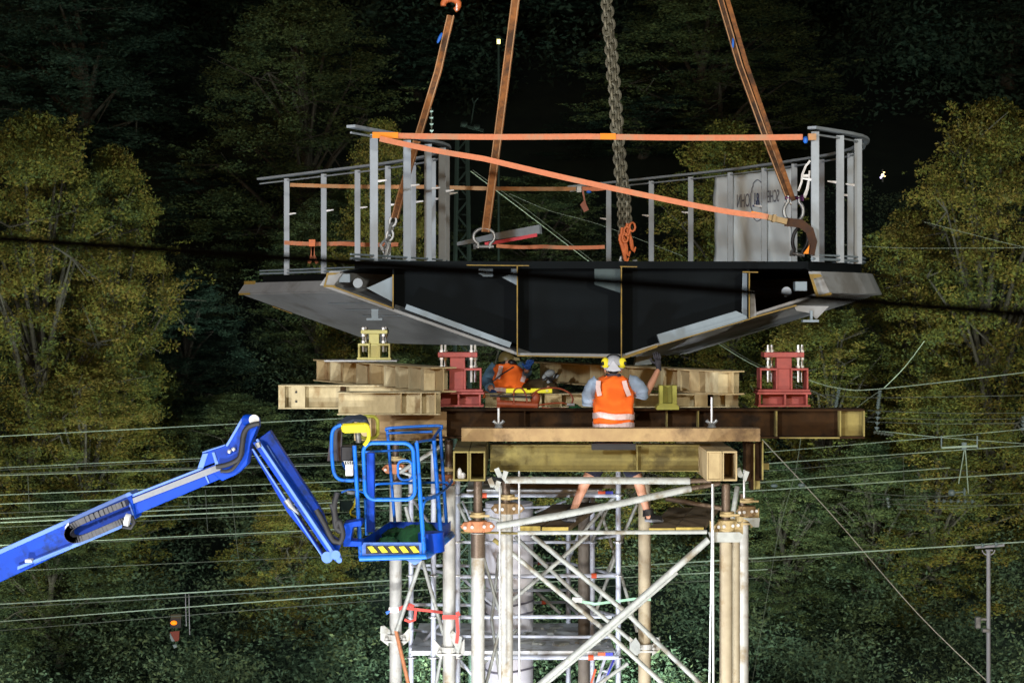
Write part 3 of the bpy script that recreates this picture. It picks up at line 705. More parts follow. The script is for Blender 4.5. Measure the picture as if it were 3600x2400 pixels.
# white couplings painted on leg, bolts
for u, Y, v in ((1391,20.8,2236),(1579,20.0,2280),(2266,20.4,2270),(2552,18.7,1868),(2611,19.6,1822)):
    m = MB(); x = X(u, Y); z = Z(v, Y)
    m.tube([V((x,Y,z-.025)), V((x,Y,z+.03))], .098, 18); m.box((x, Y-.02, z-.05), (.26,.10,.02)); 
    for s in (-1,1):
        m.prism([V((x+s*.08,Y-.05,z+.02)), V((x+s*.17,Y-.05,z+.12)), V((x+s*.17,Y-.05,z-.03)), V((x+s*.08,Y-.05,z-.10))], (0,.02,0)); m.ell((x+s*.1,Y-.08,z-.01), (.022,.022,.022), None, 8, 5)
    m.build('flange_coupling', M_leg if u < 2500 else M_ybrass, tw)
# orange rotating clamps on the screw shafts
def clampset(u, Y, v, mt, half=62, left=True):
    m = MB(); x = X(u, Y); z = Z(v, Y)
    m.tube([V((x,Y,z-.055)), V((x,Y,z+.055))], .095, 18)
    ear = px(half, Y)
    for s in ((-1,1) if left else (1,)):
        m.prism([V((x+s*.05,Y-.06,z+.055)), V((x+s*(ear-.04),Y-.06,z+.045)), V((x+s*ear,Y-.06,z)), V((x+s*(ear-.05),Y-.06,z-.05)), V((x+s*.05,Y-.06,z-.06))], (0,.03,0))
    o = m.build('swivel_clamp', mt, tw, bevel=.004)
    m = MB()
    for s in (-.8,-.35,.4,.85): m.tube([V((x+s*ear*.9, Y-.10, z+.01*s)), V((x+s*ear*.9, Y-.05, z+.01*s))], .017, 8)
    m.build('clamp_bolt', M_zinc, o, True)
    m = MB(); m.tube([V((x,Y,z+.09)), V((x,Y,z+.14))], .075, 16); m.box((x+.02,Y-.06,z+.11),(.2,.03,.02)); m.build('collar_nut', M_ybrass, o)
clampset(1680, 18.7, 1848, M_clamp)
clampset(1785, 18.9, 1785, mat('brown_clamp', (.30,.19,.09), (.14,.09,.04), .8, 0, 12), 60)
clampset(1570, 20.0, 1684, M_clamp, 34)
clampset(1391, 20.8, 1646, M_clamp, 48)
clampset(2556, 18.7, 1845, M_ybrass, 46)
clampset(2625, 19.6, 1795, mat('brown_clamp', (.3,.2,.1)), 40)
# gusset plates at joints
for poly, Y in (([(2490,1870),(2600,1870),(2615,1880),(2600,1905),(2500,1905)],18.6), ([(2610,1820),(2672,1820),(2668,1852),(2650,1852),(2630,1830)],19.5), ([(1612,2300),(1580,2230),(1590,2215),(1625,2240)],19.9),
                ([(2215,2262),(2235,2240),(2250,2262),(2250,2295),(2230,2305),(2212,2295)],20.2), ([(2290,2240),(2316,2240),(2316,2256),(2300,2256)],20.3), ([(1338,2200),(1350,2198),(1372,2215),(1372,2228),(1336,2225)],20.7)):
    m = MB(); m.uvpoly(poly, Y, .03); m.build('gusset', M_galv, tw)
# braces
def brace(pts, w, mt=M_galv, nm='brace'):
    q = [P(*a) for a in pts]; m = MB(); m.tube(q, px(w, q[0].y)/2, 12); return m.build(nm, mt, tw, True)
brace([(1745,1848,18.45),(1960,1812,18.5),(2200,1765,18.6),(2428,1716,18.7)], 25); brace([(2425,1717,18.7),(2532,1698,18.75)], 17, M_shaft)
brace([(1775,1686,18.5),(2425,1690,18.6)], 25); brace([(2425,1690,18.6),(2500,1688,18.6)], 17, M_shaft)
brace([(1820,1872,18.55),(2485,1869,18.6)], 15); brace([(1620,1868,18.75),(1830,1874,18.75)], 9, M_olive)
brace([(2492,1895,18.6),(2240,2115,18.7),(1880,2420,18.8)], 24); brace([(2380,2010,18.72),(2120,2235,18.8),(1910,2410,18.85)], 15)
brace([(1735,1895,18.9),(1800,1945,18.9)], 16, M_olive); brace([(1795,1940,18.9),(2120,2208,19.0),(2350,2420,19.1)], 17)
brace([(1870,1880,19.6),(2200,2150,19.7),(2480,2420,19.9)], 18); brace([(1810,1885,20.6),(2050,2110,20.6),(2225,2255,20.5)], 15)
brace([(2070,1875,20.4),(1960,1975,20.4),(1800,2110,20.4)], 15); brace([(2208,2330,20.6),(2080,2420,20.6)], 14)
brace([(2170,1735,20.8),(2040,1880,20.9)], 14); brace([(2340,1752,19.4),(2560,1790,19.4)], 17, M_shaft)
brace([(2592,1710,19.3),(2575,1820,19.2)], 18); brace([(1392,2215,20.7),(1440,2420,20.6)], 14, M_clamp)
brace([(1480,1968,20.3),(1395,2215,20.4)], 15); brace([(1485,1970,20.4),(1560,2230,20.4)], 14); brace([(1560,2260,20.2),(1530,2420,20.2)], 13)
brace([(1425,1780,20.9),(1460,1900,20.9)], 14); brace([(1610,1770,19.8),(1665,1885,19.7)], 12); brace([(1625,1760,19.9),(1655,1830,19.9)], 8, M_scaf)
brace([(1700,1960,19.0),(1765,2180,19.0),(1710,2400,19.0)], 12); brace([(1755,1940,19.2),(1728,2180,19.2),(1760,2400,19.2)], 11)
brace([(1745,1690,19.2),(1800,1790,19.3)], 16); brace([(1405,1660,20.5),(1560,1560,20.6)], 14); brace([(1400,1655,20.6),(1480,1680,20.6)], 12)
for pts in ([(2505,1700),(2503,1900),(2494,2420)], [(2507,1700),(2507,1900),(2508,2420)], [(1757,1705),(1757,2420)], [(1825,1655),(1826,2420)], [(2616,1650),(2616,1750)]):
    m = MB(); m.tube([P(u,v,18.55) for u, v in pts], .011, 8); m.build('tie_rod', M_zinc, tw, True)
m = MB(); m.tube([P(2505,1700,18.5), P(2505,1860,18.5)], .013, 8); m.build('tie_rod', M_zinc, tw, True)
for u, v, Y in ((1765,1680,18.35),(2612,1680,18.4),(1740,1715,18.4)):
    m = MB(); m.ribbon([P(u-20,v-35,Y), P(u-8,v-8,Y), P(u+4,v+6,Y), P(u+14,v-25,Y)], .05, .03, V((1,0,.3))); m.build('claw_fitting', M_galv, tw)

# catwalk boards
def board(label, p, Yf, Yb, thick=.05, grp='boards of the work platform'):
    (u0,u1,v) = p; root = thing('scaffold_board', label, 'board', P((u0+u1)/2, v, Yf), grp)
    x0, x1, z = X(u0,Yf), X(u1,Yf), Z(v,Yf); m = MB()
    m.hexa([V((x0,Yf+.02,z-thick)),V((x1,Yf+.02,z-thick)),V((x1+.38*(Yb-Yf)/2.0,Yb,z-thick)),V((x0+.38*(Yb-Yf)/2.0,Yb,z-thick))],[V((x0,Yf+.02,z)),V((x1,Yf+.02,z)),V((x1+.38*(Yb-Yf)/2.0,Yb,z)),V((x0+.38*(Yb-Yf)/2.0,Yb,z))])
    m.build('plank', M_wood, root)
    m = MB(); m.box(((x0+x1)/2, Yf+.01, z-thick/2), (x1-x0, .016, thick)); m.build('painted_end', M_wedge, root)
board('wide board with a chipped yellow end on the left of the platform', (1905,1998,1852), 18.95, 21.4)
board('brown board partly behind the chipped yellow board', (1822,1900,1849), 19.0, 21.2)
board('long board under the right boot with a pale end', (2282,2372,1856), 18.95, 21.0)
board('rightmost board beside the bright tower leg', (2376,2474,1853), 18.95, 21.0)

# ================================================================== WHITE PIER
pr = thing('bridge_pier', 'round white wrapped bridge pier inside the tower', 'pier', V((X(1790,22), 22, 0)))
m = MB(); x = X(1790,22); m.tube([V((x,22,Z(1765,22))), V((x,22,0))], .29, 40); m.build('column', M_pier, pr, True)
for v in (2015, 2112, 2150, 2345):
    m = MB(); z = Z(v,22); m.tube([V((x+.296*math.cos(a), 22+.296*math.sin(a), z+.02*math.cos(a*2+v))) for a in [2*math.pi*i/28 for i in range(28)]], .012, 6, True); m.build('wrap_band', mat('grey_wrap_band', (.2,.2,.26)), pr, True)

# ================================================================== SCAFFOLD TOWER (bright tubes)
sf = thing('scaffold_tower', 'bright galvanised access scaffold around the white pier with red couplers', 'scaffold', V((.0, 21.5, 0)))
def std(u, Y, v0, r=.0245):
    m = MB(); x = X(u,Y); m.tube([V((x,Y,Z(v0,Y))), V((x,Y,.05))], r*1.25, 12); o = m.build('standard', M_scaf, sf, True)
    for v in (1740,1905,2022,2168,2310):
        if v > v0: m = MB(); m.tube([V((x,Y,Z(v,Y)-.006)), V((x,Y,Z(v,Y)+.006))], .06, 12); m.build('rosette', M_zinc, o)
std(1445,21.6,1640); std(1524,20.6,1560); std(1609,20.7,1560); std(1998,22.6,1870); std(2083,21.4,1745); std(2174,20.7,1610)
def ledger(u0, v0, Y0, u1, v1, Y1, w=14, red=None, blue=None):
    a, b = P(u0,v0,Y0), P(u1,v1,Y1); m = MB(); m.tube([a, b], px(w, Y0)/2, 10); o = m.build('ledger', M_scaf, sf, True)
    for q, mm in ((red, M_coup), (blue, mat('blue_marking', (.04,.05,.5)))):
        if q is not None:
            c = a.lerp(b, (q-u0)/(u1-u0)); d = (b-a).normalized(); m = MB(); m.tube([c-d*.03, c+d*.03], px(w, Y0)/2+.006, 10); m.build('coloured_coupler', mm, o, True)
ledger(1620,1740,20.7,2175,1741,20.7,15,1702); ledger(1600,2026,20.7,2178,2022,20.7,14,2088); ledger(1620,2168,20.7,2150,2166,20.7,14)
ledger(1440,1985,21.6,1650,1988,21.4,11); ledger(1440,2124,21.6,1660,2126,21.4,12); ledger(1876,2117,22.4,2000,2115,22.6,10,1910)
ledger(1878,1978,22.4,2000,1980,22.6,9,1897); ledger(1660,2310,20.6,2175,2309,20.6,17,2077); ledger(1998,1978,22.6,2175,2022,20.7,10); ledger(1998,2120,22.6,2175,2166,20.7,10)
ledger(1445,1985,21.6,1610,2024,20.7,11); ledger(1445,2270,21.6,1610,2312,20.7,17); ledger(1700,1790,21.5,2120,1772,21.5,9); ledger(1880,1800,21.8,1990,1760,21.8,8)
for a, b in (((2150,1755,21.2),(2080,1905,21.2)),((2110,1790,21.6),(2165,1960,21.6)),((2170,1940,21.0),(2090,2160,21.0)),((2175,1990,21.4),(2240,2220,21.4)),((1880,2075,22.2),(1970,2155,22.2)),((2240,1770,21.5),(2130,2020,21.5)),((1640,2350,21.5),(1560,2290,21.5)),((1820,2210,21.3),(1700,2330,21.3)),((1620,1790,21),(1760,1830,21))):
    m = MB(); m.tube([P(*a), P(*b)], .02, 10); m.build('diagonal_brace', M_galv, sf, True)
for a, b in (((1620,1905,20.8),(2083,1905,21.3)),((1445,1860,21.6),(1609,1862,20.8)),((1609,2075,20.8),(2000,2073,22.4)),((2000,1905,22.6),(2174,1880,20.8)),((1445,2210,21.6),(1609,2240,20.8)),((1609,2235,20.8),(2174,2238,20.8)),
             ((1445,1745,21.6),(1609,1985,20.8)),((1609,1745,21.2),(1445,1985,21.6)),((1445,2300,21.4),(1609,2126,20.9)),((2083,1745,21.4),(1998,1975,22.5)),((1998,2125,22.5),(2174,2300,20.8)),((1620,2026,20.8),(1780,2168,21.3)),((1609,2310,20.8),(1700,2420,20.9)),((2174,2310,20.8),(2083,2420,21.4))):
    m = MB(); m.tube([P(*a), P(*b)], .017, 8); m.build('thin_tube', M_scaf, sf, True)
for v, Y0, Y1, u0, u1 in ((1729,20.7,22.4,1640,2120),(2296,20.6,22.5,1445,2160)):
    m = MB(); zz = Z(v,Y0); m.box((X((u0+u1)/2,Y0), (Y0+Y1)/2, zz), (X(u1,Y0)-X(u0,Y0), Y1-Y0-.05, .05)); m.build('deck_panel', M_deck, sf)
    for uu, mm in ((2115,M_coup),(2142,mat('blue_marking', (.04,.05,.5)))):
        m = MB(); m.fb(uu-13, uu+13, v-3, v+7, Y0-.02, .02); m.build('deck_label', mm, sf)
m = MB()
rng = random.Random(4)
for i in range(26):
    q = P(rng.uniform(1840,2120), 2292, rng.uniform(20.9,22.2)); q.z = Z(2296,20.6)+.035
    m.box(q, (rng.uniform(.04,.22), rng.uniform(.03,.1), .015+rng.random()*.02), Matrix.Rotation(rng.uniform(0,3),3,'Z'))
dg = m.build('deck_grating_pieces', M_galv, sf); dg['kind'] = 'stuff'  # pieces of the deck grating, all in one mesh
# upper soffit boards seen under the girder
m = MB(); m.fb(1700,2090,1700,1722,21.4,.4); m.fb(1760,2240,1700,1716,20.9,.3); m.build('toe_board', M_wood, sf)
ld = thing('scaffold_ladder', 'red and blue tipped access ladder leaning low inside the scaffold', 'ladder', P(2100,2420,21.0))
m = MB(); m.bar(P(2140,2270,20.9), P(2085,2440,20.9), .05, .03); m.bar(P(2172,2280,20.9), P(2105,2440,20.9), .05, .03); m.build('stile', M_scaf, ld)
for k in range(3):
    t = .2+.3*k; m = MB(); m.tube([P(2140-55*t,2270+170*t,20.9), P(2172-67*t,2280+160*t,20.9)], .014, 8); m.build('rung', M_scaf, ld, True)
for (a, b, mm) in (((2094,2350),(2078,2400),M_coup),((2160,2310),(2130,2385),mat('blue_marking', (.04,.05,.5)))):
    m = MB(); m.bar(P(*a,20.87), P(*b,20.87), .055, .02); m.build('sticker', mm, ld)
# green + red straps on tower
def lash(label, pts, w, mt, Y, bk=None, nm='lashing_strap'):
    r = thing(nm, label, 'strap', P(*pts[0], Y)); m = MB(); m.ribbon([P(u,v,Y) for u, v in pts], px(w,Y), .006, V((0,0,1))); m.build('webbing', mt, r)
    if bk: m = MB(); m.fb(bk[0]-18,bk[0]+16,bk[1]-9,bk[1]+9,Y-.03,.04); m.build('buckle', M_zinc, r)
    return r
rs = lash('red ratchet strap wound round the left tower legs', [(1365,2148),(1400,2140),(1440,2124),(1455,2132)], 13, M_rstrap, 20.4, (1385,2143))
m = MB(); m.ribbon([P(1430,2137,20.3), P(1520,2147,20.3), P(1560,2152,20.0)], px(10,20), .006, V((0,0,1))); m.ribbon([P(1555,2168,19.9), P(1604,2168,19.9)], px(15,20), .006, V((0,0,1)))
m.ribbon([P(1604,2160,19.88), P(1616,2154,19.88)], px(16,20), .006, V((0,0,1))); m.build('webbing', M_rstrap, rs)
m = MB(); m.ribbon([P(1462,2140,20.3), P(1458,2178,20.3), P(1440,2184,20.3), P(1422,2176,20.3)], .03, .02, V((1,0,.4))); m.build('loose_tail', M_rstrap, rs); m = MB(); m.ribbon([P(1606,2165,19.9), P(1610,2220,19.9), P(1605,2260,19.9)], .035, .01, V((1,0,0))); m.build('loose_tail', M_rstrap, rs)
m = MB(); m.uvpoly([(1355,2150),(1370,2144),(1372,2150),(1360,2160)],20.35,.02); m.build('blue_tag', M_blue, rs)
lash('pale green strap stretched across the scaffold to the tan leg', [(2000,2108),(2075,2118),(2090,2122),(2230,2104),(2288,2106)], 9, M_gstrap, 20.3, (2030,2108))

# ================================================================== BOOM LIFT
bo = thing('boom_lift', 'bright blue articulated boom lift reaching in from the lower left', 'boom lift', V((-9.5, 16.5, 0)))
YB = 17.6
def plate(mb, poly, Y, d): return mb.uvpoly(poly, Y, d)
a0 = [(-700,2255),(462,1735),(478,1822),(-700,2372)]
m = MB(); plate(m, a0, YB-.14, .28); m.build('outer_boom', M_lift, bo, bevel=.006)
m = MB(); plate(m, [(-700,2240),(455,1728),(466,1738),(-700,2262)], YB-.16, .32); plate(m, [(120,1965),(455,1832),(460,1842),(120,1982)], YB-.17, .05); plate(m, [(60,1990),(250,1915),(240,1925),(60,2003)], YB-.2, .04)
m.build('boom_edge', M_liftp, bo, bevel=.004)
m = MB(); plate(m, [(455,1742),(790,1622),(800,1672),(470,1812)], YB-.10, .20); m.build('inner_boom', M_lift, bo, bevel=.005)
m = MB(); plate(m, [(448,1758),(762,1634),(780,1650),(462,1772)], YB-.13, .03); m.build('grip_strip', M_grip, bo)
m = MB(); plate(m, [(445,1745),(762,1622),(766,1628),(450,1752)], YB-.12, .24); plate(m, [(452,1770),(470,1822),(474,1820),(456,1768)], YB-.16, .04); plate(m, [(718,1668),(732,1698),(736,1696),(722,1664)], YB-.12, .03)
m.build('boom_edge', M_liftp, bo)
# energy chain
pth = [(440,1768),(380,1792),(300,1826),(255,1850),(243,1875),(258,1892),(290,1890),(350,1866),(410,1840),(450,1822)]
q = cr([tuple(P(u,v,YB-.22)) for u, v in pth], 5); q = [V(a) for a in q]
trk = MB().ribbon(q, .12, .035, V((0,1,0))).build('cable_track', M_track, bo)
m = MB()
for i in range(0, len(q)-1):
    c = q[i]; d = (q[i+1]-q[i]).normalized(); m.box(c, (.035,.16,.058), Matrix((d, V((0,1,0)), d.cross(V((0,1,0))))).transposed())
m.build('track_link', M_track, trk)
m = MB(); plate(m, [(228,1850),(240,1836),(246,1850),(240,1875),(255,1893),(248,1898),(228,1880)], YB-.3, .05); m.build('track_guard', M_scaf, bo)
m = MB(); plate(m, [(88,1966),(108,1966),(112,1976),(88,1976)], YB-.25, .1); m.tube([P(440,1825,YB-.25), P(455,1828,YB-.25)], .06, 12); m.build('end_stop', M_white, bo)
m = MB(); m.tube([P(430,1850,YB-.2), P(460,1855,YB-.2), P(472,1835,YB-.2), P(462,1815,YB-.2)], .02, 8); m.build('hydraulic_hose', M_rubber, bo, True)
# knuckle
m = MB(); plate(m, [(694,1648),(712,1592),(792,1566),(848,1470),(884,1463),(902,1472),(905,1500),(880,1560),(868,1632),(830,1668),(780,1690),(735,1652)], YB-.12, .24); m.build('knuckle', M_lift, bo, bevel=.006)
m = MB(); plate(m, [(792,1566),(848,1470),(858,1470),(800,1570)], YB-.135, .27); plate(m, [(694,1645),(712,1594),(732,1592),(714,1645)], YB-.135, .02); plate(m, [(744,1590),(754,1588),(770,1634),(758,1638)], YB-.135, .02)
plate(m, [(712,1592),(792,1566),(790,1562),(710,1588)], YB-.13, .26); m.build('knuckle_edge', M_liftp, bo, bevel=.003)
m = MB(); m.tube([V(a) for a in cr([tuple(P(u,v,YB-.2)) for u, v in ((912,1488),(880,1495),(858,1520),(850,1570),(840,1610),(800,1632),(760,1640))], 4)], .025, 10); m.tube([V(a) for a in cr([tuple(P(u,v,YB-.18)) for u, v in ((900,1492),(868,1510),(855,1560),(850,1600),(815,1650),(775,1655))], 4)], .018, 8)
m.build('hydraulic_hose', M_rubber, bo, True)
m = MB(); 
for u, v in ((806,1586),(821,1578),(868,1476),(895,1478)): m.ell(P(u,v,YB-.15), (.022,.02,.022))
m.tube([P(893,1475,YB-.2), P(893,1475,YB+.2)], .05, 14); m.build('pivot_pin', M_zinc, bo, True)
m = MB(); m.tube([P(893,1478,YB-.14), P(868,1476,YB-.14), P(868,1476,YB+.14)], .055, 14); m.build('pivot_boss', M_lift, bo, True)
# jib: two parallel arms with recess
m = MB(); plate(m, [(905,1545),(948,1512),(1132,1800),(1160,1880),(1200,1905),(1190,1935),(1160,1925)], YB+.02, .12); m.build('jib_shield', M_lift, bo, bevel=.005)
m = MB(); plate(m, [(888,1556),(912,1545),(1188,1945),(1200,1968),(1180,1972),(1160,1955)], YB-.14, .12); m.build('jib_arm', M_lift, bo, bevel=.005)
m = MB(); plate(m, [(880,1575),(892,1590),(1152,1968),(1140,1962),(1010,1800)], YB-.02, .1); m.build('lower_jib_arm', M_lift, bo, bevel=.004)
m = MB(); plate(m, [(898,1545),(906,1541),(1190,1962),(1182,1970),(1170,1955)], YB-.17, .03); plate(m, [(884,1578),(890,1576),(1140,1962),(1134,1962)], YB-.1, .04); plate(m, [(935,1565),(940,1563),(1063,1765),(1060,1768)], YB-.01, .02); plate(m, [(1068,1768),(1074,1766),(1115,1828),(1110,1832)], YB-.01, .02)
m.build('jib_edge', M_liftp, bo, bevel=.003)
m = MB(); m.tube([P(1007,1755,YB-.12), P(1022,1778,YB-.12), P(1050,1805,YB-.12)], [.035,.03,.012], 10); m.tube([P(905,1555,YB-.16), P(912,1572,YB-.16)], .03, 10); m.build('jib_cylinder', M_shack, bo, True)
m = MB()
for pts in ([(1112,1790),(1140,1840),(1165,1890),(1180,1905)], [(1180,1860),(1190,1830),(1200,1850),(1205,1880),(1195,1905),(1175,1900)], [(1165,1770),(1175,1800),(1180,1850),(1200,1868)], [(1185,1730),(1175,1780),(1182,1830)]):
    m.tube([V(a) for a in cr([tuple(P(u,v,YB-.12)) for u, v in pts], 4)], .028, 10)
m.build('hydraulic_hose', M_rubber, bo, True)
m = MB(); m.tube([P(1150,1958,YB-.16), P(1150,1958,YB+.14)], .055, 16); m.tube([P(1180,1950,YB-.2), P(1180,1950,YB-.1)], .045, 16); m.tube([P(1192,1968,YB-.18), P(1192,1968,YB)], .028, 12); m.build('pivot_boss', M_liftp, bo, True)
m = MB(); plate(m, [(1208,1838),(1270,1828),(1272,1848),(1240,1852),(1232,1900),(1272,1902),(1272,1920),(1206,1920)], YB+.0, .25); m.build('basket_bracket', M_lift, bo, bevel=.006)
# basket
A = V((-1.500,17.8,0)); B = V((-.865,17.8,0)); Cc = V((-.655,19.45,0)); D = V((-1.31,19.55,0))
zf = Z(1955,17.8); zt = Z(1552,17.8)
def at(p, z): return V((p.x, p.y, z))
bk = tag(MB().hexa([at(A,zf-.03),at(B,zf-.03),at(Cc,zf-.03),at(D,zf-.03)],[at(A,zf),at(B,zf),at(Cc,zf),at(D,zf)]).build('basket', mat('dark_blue_floor', (.01,.02,.07), (.006,.012,.045), .6), bo), None, None)
m = MB(); th = .155
def toe(a, b, h=.14):
    m.hexa([at(a,zf),at(b,zf),at(b,zf)+V((0,.015,0)),at(a,zf)+V((0,.015,0))],[at(a,zf+h),at(b,zf+h),at(b,zf+h)+V((0,.015,0)),at(a,zf+h)+V((0,.015,0))])
toe(B,Cc,.16); toe(Cc,D); toe(D,A); m.build('toe_board', M_lift, bk)
m = MB(); m.fb(1268,1482,1906,1955,17.79,.02); m.build('front_toe_board', mat('mid_blue_paint', (.07,.17,.52), (.05,.13,.42), .4), bk)
m = MB(); m.fb(1286,1472,1918,1945,17.775,.01); stp = m.build('hazard_panel', M_black, bk)
for k in range(5):
    u = 1291 + 37*k; m = MB(); m.uvpoly([(u,1921),(u+18,1919),(u+36,1940),(u+16,1942)] , 17.765, .006); m.build('yellow_stripe', M_foam, stp)
m = MB(); m.tube([P(1264,1962,17.78), P(1498,1955,17.78), P(1510,1950,17.9), P(1590,1880,19.3)], .028, 10); m.tube([P(1500,1946,17.85), P(1588,1872,19.3)], .022, 8); m.build('bottom_rail', mat('bright_blue_tube', (.008,.17,.74), (.006,.13,.58), .35, c=(.02,.05,.16), cs=8, camt=.3, spec=.4), bk, True)
M_bt = MATS['bright_blue_tube']
def btube(pts, w=14, n=4, smooth=True, mt=M_bt, nm='basket_rail', par=None, closed=False):
    q = [P(*a) if len(a) == 3 else a for a in pts]
    if smooth and len(q) > 2: q = [V(a) for a in cr([tuple(p) for p in q], n)]
    m = MB(); m.tube(q, px(w, q[0].y)/2, 12, closed); return m.build(nm, mt, par or bk, True)
btube([(1246,1565,17.8),(1268,1960,17.8)], 15); btube([(1464,1555,17.8),(1492,1952,17.8)], 16); btube([(1525,1540,18.6),(1552,1920,18.6)], 15); btube([(1362,1512,19.5),(1388,1836,19.5)], 11); btube([(1547,1505,19.4),(1573,1890,19.4)], 12)
btube([(1285,1750,18.3),(1290,1880,18.3)], 12)
btube([(1360,1512,19.5),(1372,1504,19.5),(1540,1496,19.4),(1550,1506,19.4)], 11, 3); btube([(1365,1522,19.4),(1520,1517,19.3)], 9); btube([(1465,1553,17.85),(1530,1543,18.6)], 9)
btube([(1280,1588,19.0),(1450,1580,19.0)], 8); btube([(1320,1708,19.2),(1335,1700,19.2),(1555,1695,19.3),(1570,1700,19.3)], 9); btube([(1490,1750,18.0),(1530,1742,18.3),(1570,1715,19.0),(1590,1690,19.3)], 10)
btube([(1485,1800,18.0),(1495,1760,18.0),(1530,1748,18.3)], 9); btube([(1545,1510,19.3),(1520,1545,18.6)], 9)
q = rrect(1276,1452,1556,1755,17.75,34,6,None,8); m = MB(); m.tube(q, px(14,17.75)/2, 12, True); m.build('gate_loop', M_bt, bk, True)
q = rrect(1398,1450,1618,1686,17.9,20,5,None,2); m = MB(); m.tube(q, px(9,17.9)/2, 10, True); m.build('grab_handle', M_bt, bk, True)
btube([(1200,1492,17.9),(1172,1510,17.9),(1166,1560,17.9),(1172,1650,17.9),(1190,1682,17.9),(1225,1688,17.9),(1270,1685,17.9)], 13, 5, nm='control_guard')
btube([(1212,1600,18.2),(1206,1628,18.2),(1216,1650,18.2)], 9, nm='control_guard'); btube([(1200,1730,18.0),(1240,1720,18.0),(1300,1740,18.0)], 7)
m = MB(); m.fb(1288,1316,1590,1870,18.0,.12); m.build('basket_post', M_lift, bk, bevel=.006)
m = MB(); m.uvpoly([(1200,1490),(1290,1485),(1297,1495),(1292,1520),(1206,1522),(1198,1512)], 17.7, .1); yb = m.build('foam_bumper', M_foam, bk, bevel=.02)
btube([(1280,1492,17.7),(1293,1500,17.7),(1296,1540,17.7),(1280,1565,17.7)], 14, 4, mt=M_foam, nm='foam_bumper')
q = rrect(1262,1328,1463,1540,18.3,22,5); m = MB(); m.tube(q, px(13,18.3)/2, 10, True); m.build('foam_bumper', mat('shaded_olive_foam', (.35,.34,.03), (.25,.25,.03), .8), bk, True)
m = MB(); m.ribbon([P(1200,1490,17.9), P(1230,1472,18.0), P(1275,1470,18.1), P(1290,1480,18.2)], .1, .03, V((0,1,.3))); m.build('fabric_cover', mat('slate_cover', (.05,.07,.11), None, .9), bk, True)
m = MB(); m.fb(1198,1241,1568,1622,17.85,.2); cbx = m.build('control_box', M_black, bk, bevel=.01)
m = MB(); m.uvpoly([(1150,1620),(1160,1540),(1180,1495),(1204,1505),(1200,1620)], 18.05, .01); m.build('control_cover', mat('smoky_plastic', (.06,.06,.08), None, .3), bk)
Mt = Matrix(((1,0,0,X(1224,17.72)),(0,0,-1,17.72),(0,1,0,Z(1626,17.72)),(0,0,0,1)))
text('TEST', .04, M_white, 'lettering', cbx, Mt, .002, False, 1.1)
m = MB(); m.fb(1214,1241,1631,1672,17.75,.06); sw = m.build('switch_box', M_white, bk, bevel=.006); m = MB(); m.tube([P(1228,1652,17.75), P(1228,1652,17.70)], .025, 14); m.build('push_button', M_white, sw, True)
m = MB(); m.tube([P(1258,1520,17.9), P(1262,1555,17.9)], .03, 10); m.build('rail_fitting', M_shack, bk, True); m = MB(); m.tube([P(1220,1730,17.9), P(1250,1732,17.9)], .02, 8); m.build('rail_fitting', M_shack, bk, True)
m = MB(); m.tube([V(a) for a in cr([tuple(P(u,v,17.9)) for u, v in ((1252,1745),(1245,1775),(1232,1798),(1238,1810),(1258,1818))], 4)], .01, 8); m.build('yellow_cable', M_foam, bk, True)
m = MB(); m.fb(1194,1196,1735,1795,18.2,.02); m.fb(1196,1240,1735,1737,18.2,.02); m.fb(1196,1240,1760,1793,18.22,.02); m.build('cable_bracket', M_mast, bk)
m = MB(); m.tube([P(1515,1870,18.1), P(1518,1938,18.1)], .13, 20); bu = tag(m.build('bucket', M_lift, None, True), 'round blue bucket in the right corner of the lift basket', 'bucket')
m = MB(); m.uvpoly([(1420,1962),(1458,1985),(1475,1975),(1495,1958)],17.9,.12); m.build('underside_bracket', M_liftp, bk)
# net heap inside basket
m = MB(); rng = random.Random(3)
for cx, cy, cz, rx in ((-1.18,18.6,.10,.17),(-1.0,18.4,.13,.17),(-1.25,18.3,.07,.14),(-.9,18.75,.12,.15)):
    m.ell((cx,cy,zf+cz*.5), (rx,rx*1.1,cz*1.3), None, 18, 8, -.4)
for i, p in enumerate(m.v): p += V((rng.uniform(-1,1), rng.uniform(-1,1), rng.uniform(-1,1)))*.014
tag(m.build('safety_net', M_net, None, True), 'heap of dark green netting on the floor of the lift basket', 'netting')
# chassis far below, out of the picture
m = MB(); m.box((-9.6,16.6,.75),(2.4,2.4,.9)); m.build('chassis', M_lift, bo, bevel=.1)
for sx in (-1,1):
    for sy in (-1,1):
        m = MB(); m.tube([V((-9.6+sx*.9,16.6+sy*1.15,.45)), V((-9.6+sx*.9,16.6+sy*1.45,.45))], .45, 20); m.build('wheel', M_rubber, bo, True)
m = MB(); m.bar(V((-9.9,16.9,1.2)), P(-690,2310,YB), .3, .35); m.build('riser', M_lift, bo)

